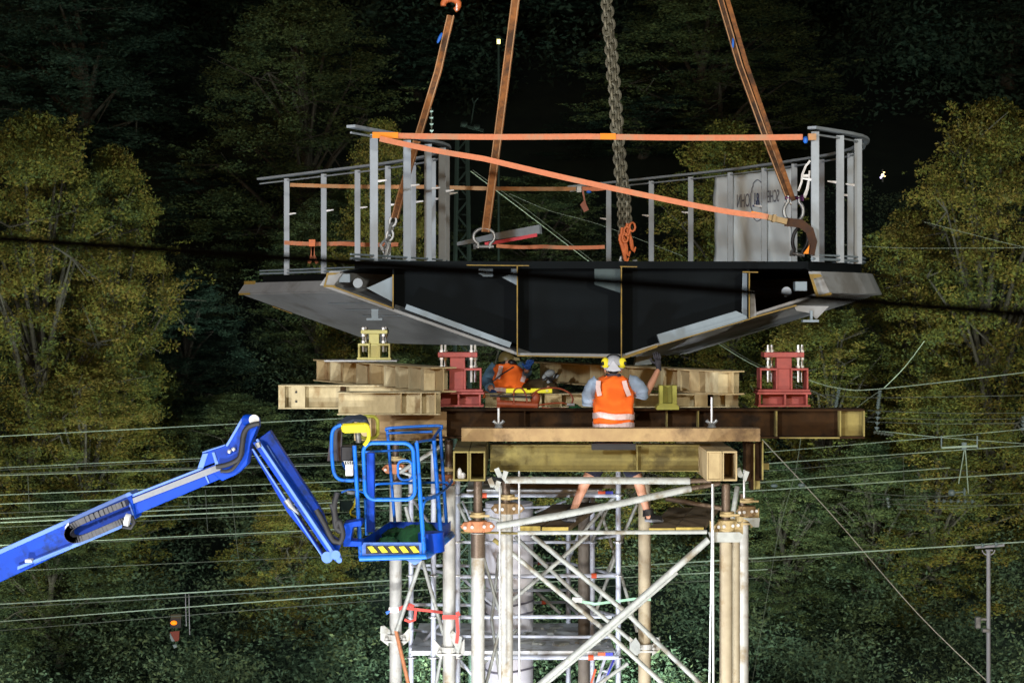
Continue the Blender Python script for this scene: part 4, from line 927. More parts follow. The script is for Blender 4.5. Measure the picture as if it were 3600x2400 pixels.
# ================================================================== PEOPLE
from mathutils import noise as mn
def ringpath(center, rx, ry, n=20, rot=0, sq=2.6):
    out = []
    for i in range(n):
        a = 2*math.pi*i/n; c, s = math.cos(a), math.sin(a)
        x = math.copysign(abs(c)**(2/sq), c)*rx; y = math.copysign(abs(s)**(2/sq), s)*ry
        out.append(V(center) + V((x*math.cos(rot)-0, y, x*math.sin(rot))))
    return out
def fingers(joints, edges, palm, dirv, side, up, r=.0095, curl=.5, L=.075, pre='f'):
    """five separate curled fingers rooted in the palm"""
    dirv = dirv.normalized(); side = side.normalized(); up = up.normalized()
    for k, (o, l) in enumerate(((-.033,.85),(-.011,1.0),(.011,.95),(.032,.75))):
        b = palm + side*o + dirv*.045; joints[f'{pre}{k}0'] = (b, r*1.15)
        a1 = b + (dirv - up*curl*.3).normalized()*L*.45*l; a2 = a1 + (dirv - up*curl*1.2).normalized()*L*.35*l; a3 = a2 + (dirv*.3 - up*curl*1.6).normalized()*L*.28*l
        for q, (pnt, rr) in enumerate(((a1,r*1.05),(a2,r*.95),(a3,r*.8))): joints[f'{pre}{k}{q+1}'] = (pnt, rr)
        edges += [(f'{pre}p', f'{pre}{k}0')] + [(f'{pre}{k}{q}', f'{pre}{k}{q+1}') for q in range(3)]
    b = palm - side*.045 - dirv*.01; joints[f'{pre}t0'] = (b, r*1.3); joints[f'{pre}t1'] = (b - side*.028 + dirv*.03, r*1.1); joints[f'{pre}t2'] = (b - side*.03 + dirv*.06 - up*.01, r*.9)
    edges += [(f'{pre}p', f'{pre}t0'), (f'{pre}t0', f'{pre}t1'), (f'{pre}t1', f'{pre}t2')]

YW = 19.36
w1 = thing('person', 'standing worker seen from behind in orange vest and white helmet with yellow ear muffs', 'person', V((X(2155,YW), YW, Z(1832,YW))))
J = {}; E = []
def j(k, u, v, Y, r): J[k] = (P(u, v, Y), r)
j('pel',2155,1545,YW,(.135,.10)); j('sp1',2156,1470,YW,(.135,.10)); j('sp2',2156,1400,YW,(.15,.105)); j('chest',2156,1358,YW,(.15,.10)); j('neck',2156,1322,YW+.01,.06); j('nk2',2156,1305,YW+.02,.06)
j('head',2156,1285,YW+.03,(.078,.092)); j('head2',2156,1268,YW+.03,(.07,.085))
j('shl',2090,1350,YW,.07); j('ell',2070,1412,YW+.0,.048); j('fol',2085,1402,YW+.18,.038); j('wrl',2105,1390,YW+.27,.028)
j('shr',2222,1352,YW,.07); j('elr',2262,1395,YW+.02,.05); j('for',2292,1345,YW+.12,.04); j('wrr',2316,1296,YW+.22,.027); 
j('hl',2122,1575,YW,(.10,.10)); j('kl',2072,1668,YW-.04,.062); j('cl',2046,1720,YW+.02,.058); j('al',2014,1796,YW+.08,.038); j('fl',2008,1818,YW+.02,.035); j('tl',1996,1822,YW+.2,.03)
j('hr',2190,1575,YW,(.10,.10)); j('kr',2238,1668,YW-.04,.062); j('crr',2252,1718,YW+.02,.06); j('ar',2276,1798,YW+.02,.038); j('fr',2282,1820,YW-.02,.035); j('tr',2320,1822,YW+.1,.03)
E = [('pel','sp1'),('sp1','sp2'),('sp2','chest'),('chest','neck'),('neck','nk2'),('nk2','head'),('head','head2'),('chest','shl'),('shl','ell'),('ell','fol'),('fol','wrl'),('chest','shr'),('shr','elr'),('elr','for'),('for','wrr'),
     ('pel','hl'),('hl','kl'),('kl','cl'),('cl','al'),('al','fl'),('fl','tl'),('pel','hr'),('hr','kr'),('kr','crr'),('crr','ar'),('ar','fr'),('fr','tr')]
w1b = skin('body', J, E, 'pel', M_skin, w1)
# ears
for s in (-1, 1):
    m = MB(); c = P(2156,1300,YW+.03) + V((s*.082,0,0)); m.ell(c, (.014,.022,.033)); m.build('ear', M_skin, w1, True)
# face on the far side
m = MB(); hc = P(2156,1292,YW+.03); m.ell(hc + V((0,.10,-.005)), (.014,.022,.022)); m.build('nose', M_skin, w1, True)
m = MB(); m.ell(hc + V((-.032,.085,.02)), (.014,.01,.008)); m.ell(hc + V((.032,.085,.02)), (.014,.01,.008)); m.build('eyes', M_white, w1, True)
m = MB(); m.ell(hc + V((0,.088,-.045)), (.026,.01,.007)); m.build('mouth', mat('lips', (.4,.12,.1)), w1, True)
# hair
m = MB(); m.ell(P(2156,1300,YW+.0), (.062,.085,.05)); m.ell(P(2156,1316,YW+.0), (.04,.07,.04)); m.build('hair', M_hair, w1, True)
m = MB(); m.rings([ringpath(P(2156,1326,YW), .098,.085), ringpath(P(2156,1320,YW), .085,.08), ringpath(P(2156,1313,YW), .078,.076)]); m.build('collar', mat('dark_violet_collar', (.035,.028,.05)), w1, True)
# vest
def vest(rings, par, nm, mt, amp=.011):
    k = len(rings[0]); fine = [[rings[i][j].lerp(rings[i+1][j], q/4) for j in range(k)] for i in range(len(rings)-1) for q in range(4)] + [rings[-1]]
    out = []
    for r_ in fine:
        c = sum(r_, V((0,0,0)))/k; o = []
        for a, b in zip(r_, r_[1:]+r_[:1]):
            for p in (a, a.lerp(b, .5)):
                d = (p-c); d.z = 0; d.normalize()
                w_ = mn.noise(V((p.x*9, p.y*9, p.z*16)))*1.3 + mn.noise(V((p.x*22+4, p.y*22, p.z*9)))*.7
                o.append(p + d*amp*w_*1.3)
        out.append(o)
    m = MB(); m.rings(out); return m.build(nm, mt, par, True)
vr = [(1322,34,.10),(1330,50,.125),(1344,62,.15),(1365,64,.16),(1400,69,.165),(1450,71,.165),(1490,70,.165),(1512,71,.17),(1532,70,.17)]
rg = []
for k, (v, w, dy) in enumerate(vr):
    r_ = ringpath(P(2157,v,YW), px(w,YW), dy, 28)
    for i, p in enumerate(r_):
        a = 2*math.pi*i/28; p += V((0, .012*math.sin(a*5+k*1.4), .008*math.sin(a*7+k)))
    rg.append(r_)
vs_ = vest(rg, w1, 'safety_vest', M_vest)
def belt(v0, v1, w, dy, tilt=0, Yc=YW, uc=2157, par=None):
    a, b = [], []
    for i in range(29):
        t = 2*math.pi*i/28; c, s = math.cos(t), math.sin(t)
        x = math.copysign(abs(c)**(2/2.6), c)*px(w,Yc); y = math.copysign(abs(s)**(2/2.6), s)*dy
        dz = tilt*math.sin(t*2)*.01 + .006*math.sin(t*5)
        o = P(uc, (v0+v1)/2, Yc); a.append(V((o.x+x, o.y+y, o.z+dz)))
    m = MB(); m.ribbon(a, px(v1-v0, Yc), .006, V((0,0,1))); return m.build('reflective_band', M_refl, par)
belt(1450,1470,73,.180,1,par=vs_); belt(1485,1503,73,.184,-1,par=vs_)
for u0, u1 in ((2102,2108),(2200,2212)):
    m = MB(); m.ribbon([P(u0+ (2 if u0<2150 else -6),1338,YW-.165), P(u0,1362,YW-.178), P(u1,1391,YW-.182)], px(16,YW), .006, V((1,0,0))); m.build('reflective_strip', M_refl, vs_)
# sleeves
def sleeve(pts, r0, r1):
    q = [V(a) for a in cr([tuple(p) for p in pts], 5)]; n = len(q); m = MB()
    m.tube(q, [r0 + (r1-r0)*i/(n-1) + .0045*math.sin(i*2.1) for i in range(n)], 20)
    for p in m.v: p += V((1,1,1))*(.010*mn.noise(p*17))
    return m
m = sleeve([P(2104,1344,YW), P(2084,1360,YW), P(2070,1390,YW+.01), P(2068,1418,YW+.05)], .085, .066); m.build('shirt_sleeve', M_shirt, w1, True)
m = sleeve([P(2208,1344,YW), P(2234,1352,YW), P(2254,1376,YW+.01), P(2252,1398,YW+.02)], .085, .074)
m.build('shirt_sleeve', M_shirt, w1, True)
# shorts
m = MB()
m.rings([ringpath(P(2156,1515,YW), .20,.15), ringpath(P(2156,1535,YW), .205,.15), ringpath(P(2156,1575,YW), .215,.155), ringpath(P(2156,1600,YW), .21,.15)])
for (ax, ay, bx) in ((2120,1580,2076),(2192,1580,2236)):
    m.tube([P(ax,ay,YW), P((ax+bx)/2,1625,YW-.02), P(bx,1668,YW-.03)], [.125,.112,.105], 18)
m.build('shorts', M_short, w1, True)
# glove (right, raised) and bare left hand out of sight
GJ = {}; GE = []
wr = P(2316,1296,YW+.22); pal = P(2312,1266,YW+.24); d = (pal-wr).normalized()
GJ['w0'] = (wr - d*.03, (.034,.03)); GJ['w1'] = (wr, (.032,.026)); GJ['fp'] = (pal - d*.02, (.042,.018)); GE = [('w0','w1'),('w1','fp')]
fingers(GJ, GE, pal - d*.02, d, V((1,-.2,0)), V((.2,1,0)), .011, .7, .08)
skin('glove', GJ, GE, 'fp', M_glove, w1, 2)
GJ = {}; wr = P(2105,1390,YW+.27); pal = P(2114,1388,YW+.34); d = (pal-wr).normalized()
GJ['w1'] = (wr, (.028,.022)); GJ['fp'] = (pal, (.040,.017)); GE = [('w1','fp')]
fingers(GJ, GE, pal, d, V((1,0,.2)), V((0,0,1)), .010, .7, .075)
skin('hand', GJ, GE, 'fp', M_skin, w1, 2)
# boots
for (au, av, tu, tv, dy) in ((2012,1800,1990,1826,.20),(2279,1800,2322,1826,.06)):
    a = P(au, av, YW+.03); f = P(au+2, 1822, YW+.02); t = P(tu, 1824, YW+.02+dy)
    m = MB(); m.tube([P(au-1,1788,YW+.03), a, P(au,1815,YW+.02)], [.056,.058,.062], 14); m.tube([P(au-2,1816,YW), f.lerp(t,.5), t], [.052,.050,.04], 14); m.build('boot', M_boot, w1, True)
    b0 = P(au-2,1829,YW-.05); b1 = P(tu,1829,YW+.05+dy); m = MB(); m.bar(b0, b1, .10, .03); m.build('boot_sole', M_sole, w1, bevel=.01)
# helmet and ear muffs
hm = MB(); hc = P(2156,1283,YW+.03)
hm.ell(hc + V((0,.01,0)), (.118,.14,.105), Matrix.Rotation(R(-6),3,'X'), 28, 10, -.12); hm.tube([hc + V((.122*math.cos(a), .01+.146*math.sin(a), -.014 - .018*(math.sin(a)<-.5))) for a in [2*math.pi*i/28 for i in range(28)]], .008, 6, True)
hm.uvpoly([(2131,1302),(2156,1266),(2184,1302),(2157,1306)], YW-.118, .05)
hl = hm.build('helmet', mat('white_helmet_shell', (.50,.52,.58), (.42,.44,.5), .35), w1, True)
for s, u in ((-1,2130),(1,2186)):
    m = MB(); c = P(u,1277,YW-.04)
    pts = [c + V((s*.012*math.cos(a)*0 + s*(-.01)+ s*.035*math.cos(a), -.01, .046*math.sin(a))) for a in [R(x) for x in range(-130,135,22)]]
    m = MB(); m.ell(c, (.048,.04,.062), Matrix.Rotation(R(s*14),3,'Y'), 16, 10); m.build('ear_muff', M_foam, w1, True)
    m = MB(); m.ell(c + V((s*-.0+s*.034,-.028,0)), (.016,.02,.022)); m.build('muff_hinge', M_black, w1, True)
m = MB(); m.tube([V(a) for a in cr([tuple(P(u,v,Y)) for u, v, Y in ((2130,1262,YW-.05),(2140,1250,YW+.0),(2156,1246,YW+.02),(2175,1250,YW+.0),(2186,1262,YW-.05))], 4)], .007, 6); m.build('muff_headband', M_black, w1, True)

# ---- second worker, kneeling and leaning behind the level
Y2 = 21.6
w2 = thing('person', 'crouching worker in an orange vest leaning over behind the yellow level', 'person', P(1800,1400,Y2))
J = {}; E = []
j('pel',1812,1400,Y2+.05,(.15,.13)); j('sp',1800,1365,Y2,(.15,.11)); j('ch',1786,1320,Y2-.05,(.15,.11)); j('nk',1778,1284,Y2-.1,.06); j('hd',1784,1266,Y2-.12,(.08,.09)); j('hd2',1786,1250,Y2-.12,(.07,.085))
j('sl',1738,1300,Y2-.05,.06); j('el',1715,1345,Y2-.05,.048); j('wl',1730,1372,Y2-.3,.03)
j('sr',1826,1296,Y2-.08,.06); j('er',1850,1318,Y2-.1,.048); j('wr',1852,1296,Y2-.3,.03)
j('hr',1850,1390,Y2,.11); j('kr',1925,1360,Y2-.25,.075); j('ar',1945,1440,Y2-.1,.045); j('tr',1975,1448,Y2-.2,.035)
j('hl',1790,1415,Y2,.10); j('kl',1770,1450,Y2-.4,.07); j('al',1790,1460,Y2+.1,.045)
E = [('pel','sp'),('sp','ch'),('ch','nk'),('nk','hd'),('hd','hd2'),('ch','sl'),('sl','el'),('el','wl'),('ch','sr'),('sr','er'),('er','wr'),('pel','hr'),('hr','kr'),('kr','ar'),('ar','tr'),('pel','hl'),('hl','kl'),('kl','al')]
skin('body', J, E, 'pel', M_skin, w2)
rg = []
for k, (u, v, w, dy, dyy) in enumerate(((1776,1278,30,.10,-.1),(1782,1288,46,.13,-.09),(1794,1308,60,.15,-.06),(1790,1335,68,.16,-.03),(1782,1360,74,.17,0),(1774,1382,80,.18,.02))):
    r_ = ringpath(P(u,v,Y2+dyy), px(w,Y2), dy, 24, R(4+k*1.5))
    rg.append([p + V((0,.012*math.sin(i*1.4+k),.006*math.sin(i*2.1+k*2))) for i, p in enumerate(r_)])
v2 = vest(rg, w2, 'safety_vest', M_vest)
for pts in ([(1762,1286,-.21),(1757,1310,-.23),(1750,1330,-.225)], [(1843,1310,-.18),(1842,1325,-.2),(1836,1342,-.18)]):
    m = MB(); m.ribbon([P(u,v,Y2+dy) for u, v, dy in pts], px(15,Y2), .006, V((1,0,0))); m.build('reflective_strip', M_refl, v2)
m = MB(); m.ribbon([P(1725,1368,Y2-.16), P(1760,1369,Y2-.19), P(1800,1374,Y2-.19)], px(14,Y2), .006, V((0,0,1))); m.build('reflective_band', M_refl, v2)
m = MB(); m.ribbon([P(1733,1340,Y2-.24), P(1762,1317,Y2-.25), P(1806,1289,Y2-.24)], px(5,Y2), .006, V((0,0,1))); m.build('shoulder_strap', M_black, v2)
m = MB(); m.tube([P(1748,1288,Y2-.05), P(1728,1310,Y2-.05), P(1712,1340,Y2-.05), P(1722,1362,Y2-.2)], [.085,.08,.075,.06], 14); m.build('sleeve', M_teal, w2, True)
m = MB(); m.tube([P(1822,1285,Y2-.08), P(1842,1300,Y2-.1), P(1852,1312,Y2-.14), P(1856,1300,Y2-.24)], [.075,.07,.06,.05], 14); m.build('sleeve', M_teal, w2, True)
GJ = {}; wr = P(1853,1296,Y2-.3); pal = P(1858,1284,Y2-.36); d = (pal-wr).normalized(); GJ['w1'] = (wr, (.036,.03)); GJ['fp'] = (pal, (.044,.022)); GE = [('w1','fp')]
fingers(GJ, GE, pal, d, V((1,0,0)), V((0,-1,.3)), .013, .6, .08); skin('glove', GJ, GE, 'fp', mat('blue_glove_rubber', (.01,.07,.30), (.008,.05,.2), .7), w2, 2)
GJ = {}; wr = P(1730,1372,Y2-.3); pal = P(1738,1380,Y2-.38); d = (pal-wr).normalized(); GJ['w1'] = (wr, (.03,.024)); GJ['fp'] = (pal, (.042,.018)); GE = [('w1','fp')]
fingers(GJ, GE, pal, d, V((1,0,0)), V((0,0,1)), .011, .6, .08); skin('glove', GJ, GE, 'fp', MATS['blue_glove_rubber'], w2, 2)
m = MB(); m.tube([P(1820,1385,Y2+.05), P(1850,1385,Y2), P(1890,1368,Y2-.12), P(1930,1358,Y2-.25)], [.17,.16,.125,.10], 18); m.tube([P(1930,1358,Y2-.25), P(1945,1395,Y2-.18), P(1948,1430,Y2-.1)], [.10,.085,.07], 16); m.tube([P(1800,1400,Y2), P(1770,1450,Y2-.4)], [.15,.1], 16)
for i, p in enumerate(m.v): p += V((.007*math.sin(i*1.7), 0, .007*math.sin(i*2.9)))
m.build('trousers', M_trous, w2, True)
m = MB(); m.ell(P(1783,1262,Y2-.12), (.105,.13,.10), Matrix.Rotation(R(-14),3,'Y'), 24, 10, -.1); m.uvpoly([(1790,1252),(1826,1258),(1828,1266),(1790,1270)], Y2-.2, .2); m.build('helmet', mat('ochre_helmet_shell', (.20,.15,.04), (.1,.075,.025), .5), w2, True)
m = MB(); m.ell(P(1800,1272,Y2-.18), (.05,.05,.03)); m.build('goggles', M_black, w2, True)
m = MB(); m.ell(P(1770,1268,Y2-.14), (.04,.06,.05)); m.build('hair', M_hair, w2, True)
kp = thing('knee_pad', 'white and black strapped pad beside the crouching worker', 'knee pad', P(1935,1345,21.2))
m = MB(); m.ell(P(1933,1312,21.15), (.065,.05,.042), Matrix.Rotation(R(-12),3,'Y')); m.ell(P(1955,1322,21.12), (.04,.03,.025), Matrix.Rotation(R(-20),3,'Y')); m.ell(P(1914,1326,21.15), (.028,.03,.035)); m.ell(P(1930,1340,21.12), (.03,.03,.02), Matrix.Rotation(R(-25),3,'Y')); m.build('pad_shell', mat('dull_white_pad', (.30,.34,.36)), kp, True)
m = MB(); m.tube([P(1908,1335,21.1), P(1925,1327,21.09), P(1945,1333,21.08), P(1958,1312,21.1)], .013, 6); m.tube([P(1925,1327,21.08), P(1940,1345,21.08)], .012, 6); m.build('pad_strap', M_black, kp, True)

# ================================================================== FOREGROUND CABLE
m = MB(); m.tube([P(-200+400*i, 840+ 0.0735*(400*i-200)+ -9*math.sin(math.pi*(i/10)), 3.2) for i in range(11)], .0070, 12)
tag(m.build('power_cable', mat('black_cable_sheath', (.004,.004,.005), None, .9, spec=.05)), 'thick black out-of-focus cable crossing the whole picture close in front', 'cable')

# ================================================================== OVERHEAD WIRES
def wire(label, pts, w, Y, mt=M_wire, grp='overhead railway wires'):
    q = [P(u, v, Y) for u, v in pts]
    if len(q) == 2:
        a, b = q; q = [a.lerp(b, t/10) + V((0,0,-.03*math.sin(math.pi*t/10))) for t in range(11)]
    elif len(q) > 2: q = [V(a) for a in cr([tuple(p) for p in q], 5)]
    m = MB(); m.tube(q, px(w*.95, Y)/2, 6); return tag(m.build('overhead_wire', mt, None, True), label, 'wire', grp)
wire('brightest wire crossing low behind the tower above the orange signal', [(-60,2126),(1360,2040),(3660,1900)], 5, 27)
wire('dull wire just under the brightest low wire', [(-60,2139),(1360,2055),(2640,1974),(3000,1945)], 3, 27, M_wired)
wire('second bright low wire, ending left of the tower, above the orange lamp', [(-60,2188),(1400,2078),(2700,2000)], 4, 27.5)
wire('lowest dull wire on the left passing the orange lamp', [(-60,2220),(1350,2108),(2660,2030)], 3, 27.5, M_wired)
wire('highest single wire on the left meeting the boom knuckle', [(-60,1536),(850,1488),(1245,1468)], 3.2, 30)
for k, (a, b, c, w, mt, lb) in enumerate(((1646,1602,1572,2.6,M_wire,'upper of the four close wires left of the knuckle'),(1654,1610,1580,2.6,M_wired,'second of the four close wires left of the knuckle'),
      (1667,1636,1612,2.6,M_wired,'third of the four close wires left of the knuckle'),(1672,1642,1618,3.4,M_wire,'lowest of the four close wires left of the knuckle'),
      (1741,1703,1672,3.4,M_wire,'wire meeting the grey strip on the boom'),(1773,1735,1704,3.6,M_wire,'wire touching the upper end of the cable track'),
      (1805,1767,1740,2.4,M_wired,'dull wire behind the cable track'),(1825,1777,1745,4.2,M_wire,'upper bright wire of the pair behind the cable track'),
      (1838,1796,1762,5,M_wire,'thick lower wire of the pair behind the cable track'),(1855,1812,1780,2.4,M_wired,'thin wire just under the thick pair on the left'),
      (1918,1872,1838,3.6,M_wire,'wire passing below the lowered end of the cable track'),(1923,1878,1845,2.6,M_wired,'dull twin wire passing below the cable track'),(2010,1966,1932,2.6,M_wired,'dull wire below the blue boom reaching the jib foot'))):
    wire(lb, [(-60,a),(900,b),(1700,c)], w, 29+k*.25, mt)
R_ = [([(2840,1335),(2950,1364),(3100,1366),(3660,1302)],4,M_wire,'bright bent wire highest on the right'),([(2850,1382),(3080,1397),(3660,1388)],2.6,M_wired,'dull wire just under the bent wire'),
 ([(3050,1442),(3660,1449)],2.2,M_wired,'thin level wire right of the olive beam end'),([(3050,1467),(3660,1468)],2,M_wired,'second thin level wire right of the olive beam end'),([(3050,1482),(3660,1483)],2.2,M_wired,'third thin level wire right of the olive beam end'),
 ([(3080,1513),(3300,1536),(3660,1563)],3,M_wire,'wire falling to the right from the insulator string'),([(2690,1589),(3300,1536),(3660,1502)],2.8,M_wire,'wire rising to the right crossing the falling wire'),
 ([(2690,1629),(3330,1584),(3660,1562)],3.6,M_wire,'bright wire under the long brown beam on the right'),([(2680,1656),(3190,1600)],2.6,M_wired,'short dull wire ending before the T hanger'),
 ([(2400,1716),(2690,1693),(3340,1643)],4,M_wire,'bright wire touching the brown column bracket'),([(2300,1745),(2690,1722),(3660,1657)],4.5,M_wire,'brightest wire right of the tower below the platform'),
 ([(2900,1711),(3150,1740),(3400,1740),(3660,1728)],3,M_wired,'sagging wire through the round insulators'),([(3080,1754),(3350,1740)],2.4,M_wired,'short wire left of the round insulators'),([(3100,1770),(3660,1769)],2.4,M_wired,'dull wire below the round insulators'),([(3150,1788),(3450,1778)],2.2,M_wired,'faint lowest wire below the round insulators'),
 ([(2500,1192),(2670,1292),(2845,1337)],3,M_wire,'wire slanting from the bridge end towards the right jack'),([(2513,1192),(2680,1288),(2850,1334)],2.4,M_wired,'twin of the slanting wire behind the right jack'),
 ([(1655,602),(1850,750),(2085,930)],3,M_wire,'upper left slanting wire seen through the bridge railing'),([(1662,598),(1860,742),(2100,930)],2.4,M_wired,'twin slanting wire seen through the bridge railing'),([(1790,680),(1930,740),(2110,790),(2400,900)],2.2,M_wired,'faint shallow wire seen through the bridge railing'),
 ([(3250,1198),(3180,1290),(3105,1366)],3,M_wire,'short steep wire above the bent wire'),([(3095,1372),(3040,1410),(3000,1442)],2.2,M_wired,'short wire down to the olive beam end'),
 ([(2680,1545),(2930,1815),(3230,2160),(3520,2440)],4,mat('pinkish_stay', (.32,.30,.28)),'long pale stay running down to the right pole'),([(2825,1440),(2800,1640),(2740,1860),(2700,2080),(2640,2420)],2.2,M_wired,'thin stay hanging down right of the tower'),([(3250,780),(3600,868),(3700,860)],2,M_wired,'faint wire high on the right in front of the trees'),([(2960,860),(3200,872),(3660,870)],2,M_wired,'faint level wire right of the bridge railing')]
for k, (pts, w, mt, lb) in enumerate(R_): wire(lb, pts, w, 28.5+k*.17, mt)
for k, (a, b, lb) in enumerate((((98,1672),(104,1800),'dropper below the close wires at the far left'),((722,1720),(730,1868),'dropper right under the boom strip'),((660,1738),(670,1800),'dropper under the blue boom middle'),((812,1706),(838,1962),'long dropper left of the jib with a hook'),((3175,1600),(3180,1740),'dropper at the end of the short dull wire'))):
    wire(lb, [a, b], 2.2, 29.6, M_wired, 'vertical dropper wires')
# insulator strings
def insul(label, pts, Y, seg, w, mt=M_ins):
    r = thing('insulator_string', label, 'insulator', P(*pts[-1], Y), 'insulator strings')
    a, b = P(*pts[0], Y), P(*pts[1], Y); m = MB(); m.tube([a, b], px(4, Y)/2, 8); m.build('rod', M_wired, r, True)
    m = MB(); n = seg
    for i in range(n):
        c = a.lerp(b, (i+.5)/n); d = (b-a).normalized(); m.tube([c-d*.012, c, c+d*.03], [px(w,Y)/2, px(w,Y)/2, px(w,Y)/5], 12)
    m.build('disc_stack', mt, r); return r
insul('hanging insulator left of the pair above the olive beam end', [(2950,1366),(2938,1430)], 29, 7, 14); insul('long hanging insulator above the olive beam end', [(3094,1370),(3086,1435)], 29, 8, 14); insul('lower insulator just right of the olive beam end', [(3088,1440),(3082,1512)], 29, 4, 18)
insul('horizontal insulator row right of the olive beam end', [(3070,1518),(3140,1528)], 29.2, 6, 14, M_wired); insul('horizontal insulator row below the T hanger', [(3280,1760),(3430,1762)], 29.5, 6, 15)
insul('insulator hanging at the right edge of the picture', [(3600,1460),(3596,1512)], 29.5, 4, 16); insul('small insulator on the sagging wire', [(3120,1745),(3125,1785)], 29.5, 3, 12)
m = MB(); m.ell(P(3346,1731,29.4), (.06,.06,.055)); m.tube([P(3346,1731,29.4), P(3391,1728,29.4)], .012, 6); m.ell(P(3391,1728,29.4), (.02,.04,.07)); tag(m.build('wire_clamp', M_ins, None, True), 'round greenish clamp on the sagging wire below the T hanger', 'clamp')
for k, (u, v) in enumerate(((2722,1706),(2818,1704))):
    m = MB(); m.ell(P(u,v,29), (.06,.04,.03)); tag(m.build('wire_clamp', M_ins, None, True), ('greenish clamp nearest the tower on the right wires','greenish clamp where the pale stay crosses the wires')[k], 'clamp')
th_ = thing('wire_hanger', 'T shaped hanger with two long legs between the right wires', 'hanger', P(3390,1740,29))
m = MB(); m.bar(P(3310,1573,29), P(3436,1567,29), .02, .03); m.build('cross_bar', M_wire, th_)
for a, b in (((3390,1582),(3370,1700)),((3394,1582),(3405,1735))): m = MB(); m.tube([P(*a,29), P(*b,29)], .009, 6); m.build('hanger_leg', M_wire, th_, True)
m = MB(); m.fb(3308,3312,1532,1572,29,.02); m.fb(3434,3438,1532,1578,29,.02); m.fb(3383,3398,1555,1580,29,.05); m.build('bar_fitting', M_ins, th_)

# ================================================================== MASTS
lm = thing('lattice_mast', 'dim green grey lattice mast behind the left railing', 'mast', V((X(1628,34), 34, .0)))
m = MB()
for u in (1600, 1650): m.tube([P(u+8 if u<1620 else u-8,470,34), P(u,945,34), V((X(u-6 if u<1620 else u+6,34),34,.0))], .045, 6)
m.build('mast_chord', M_mast, lm)
m = MB()
for k in range(30):
    v = 480 + k*55; s = 1 if k % 2 else -1
    m.bar(P(1627-s*22,v,34), P(1627+s*22,v+55,34), .04, .03); m.bar(P(1604,v,34.02), P(1650,v,34.02), .03, .03)
m.build('lattice_bars', M_mast, lm)
m = MB(); m.bar(P(1620,440,34), P(1700,460,34), .05, .05); m.tube([P(1655,440,34), P(1668,360,34), P(1680,345,34)], .015, 6); m.tube([P(1668,370,34), P(1660,345,34)], .012, 6); m.ell(P(1632,436,34), (.07,.05,.06)); m.ell(P(1676,446,34), (.07,.05,.06)); m.build('mast_head', M_mast, lm)
insul('vertical insulator column above the left railing behind the sling', [(1516,380),(1518,470)], 33, 4, 14)
rp = thing('catenary_pole', 'slim grey pole with a small box at the lower right', 'pole', P(3475,2640,26))
m = MB(); m.tube([P(3475,1933,26), V((X(3475,26),26,0))], .030, 12); m.build('pole_shaft', M_pole, rp, True)
m = MB(); m.fb(3431,3448,2168,2208,25.95,.08); m.fb(3448,3470,2172,2180,25.98,.05); m.fb(3455,3478,2210,2222,25.95,.08); m.build('equipment_box', M_shack, rp, bevel=.005)
m = MB(); m.tube([P(3453+22*math.cos(a)+22, 1932+ -18*math.sin(a), 26) for a in [R(x) for x in range(180,361,20)]], .009, 6); m.bar(P(3465,1933,26), P(3490,1933,26), .03, .02); m.build('cradle_ring', M_pole, rp, True)
m = MB(); m.bar(P(3428,1922,26.05), P(3530,1914,26.05), .03, .04); m.build('cross_arm', M_pole, rp)
insul('pair of pale insulators on top of the right pole', [(3430,1917),(3525,1910)], 26, 2, 16)
# signal
sg = thing('signal_lamp', 'glowing orange lamp above a red and white triangle hanging among the bushes', 'signal', P(612,2280,29))
m = MB(); m.fb(600,637,2158,2172,29,.08); m.build('yellow_box', mat('dull_yellow_box', (.05,.042,.008)), sg)
m = MB(); m.fb(598,636,2172,2206,29,.1); hs = m.build('lamp_housing', M_black, sg); m = MB(); m.ell(P(611,2188,28.98), (.052,.03,.035)); m.build('lens', emis('orange_glow', (1,.20,.004), 1.5), hs, True)
m = MB(); m.tube([P(613,2160,29.05), P(613,2300,29.05)], .01, 6); m.build('support_rod', M_mast, sg)
m = MB(); m.uvpoly([(597,2220),(631,2216),(629,2250),(615,2254)],29,.02); m.build('red_triangle', mat('deep_red_triangle', (.22,.03,.01)), sg); m = MB(); m.uvpoly([(597,2224),(614,2252),(604,2254),(598,2240)],28.99,.02); m.uvpoly([(606,2266),(620,2264),(622,2274),(612,2278)],28.99,.03); m.build('white_plate', M_ins, sg)
for u, k in ((652,0),(664,1)): wire(('left','right')[k]+' of the two thin rods hanging from the bright low wire', [(u,2086+k),(u+3,2200+k*30)], 3, 27.05, M_pole, 'two hanging rods')
# distant lights
for nm, lb, u, v, Y, s, col, e in (('distant_window', 'tiny yellow lit window high in the trees above the bridge', 1753,147,50,(.09,.05,.12),(1,.9,.35),1.4),):
    m = MB(); m.box(P(u,v,Y), s); wn = tag(m.build(nm, emis('window_glow', col, e)), lb, 'window'); m = MB(); m.box(P(u,v-14,Y), (.14,.12,.04)); m.tube([P(u,v-12,Y+.1), V((X(u,Y),Y+.1,5.5))], .03, 8); m.build('added_post', M_mast, wn)  # lit window; the post and cap are added to carry it
sp = thing('distant_lamp', 'tiny sparkling white lamp among dark trees at the right', 'lamp', P(3105,620,48))
for k, (du, dv, r, c) in enumerate(((0,0,.032,(1,.85,.6)),(5,-10,.018,(1,.55,.2)),(-6,8,.022,(.7,.6,1)),(8,4,.012,(1,.7,.3)))):
    m = MB(); m.ell(P(3103+du,616+dv,48), (r,r,r)); m.build('bulb', emis('bulb_glow_%d' % k, c, 6), sp, True)
m = MB(); m.tube([P(3103,596,48.1), P(3103,640,48.1)], .02, 6); m.build('lamp_bracket', M_black, sp)

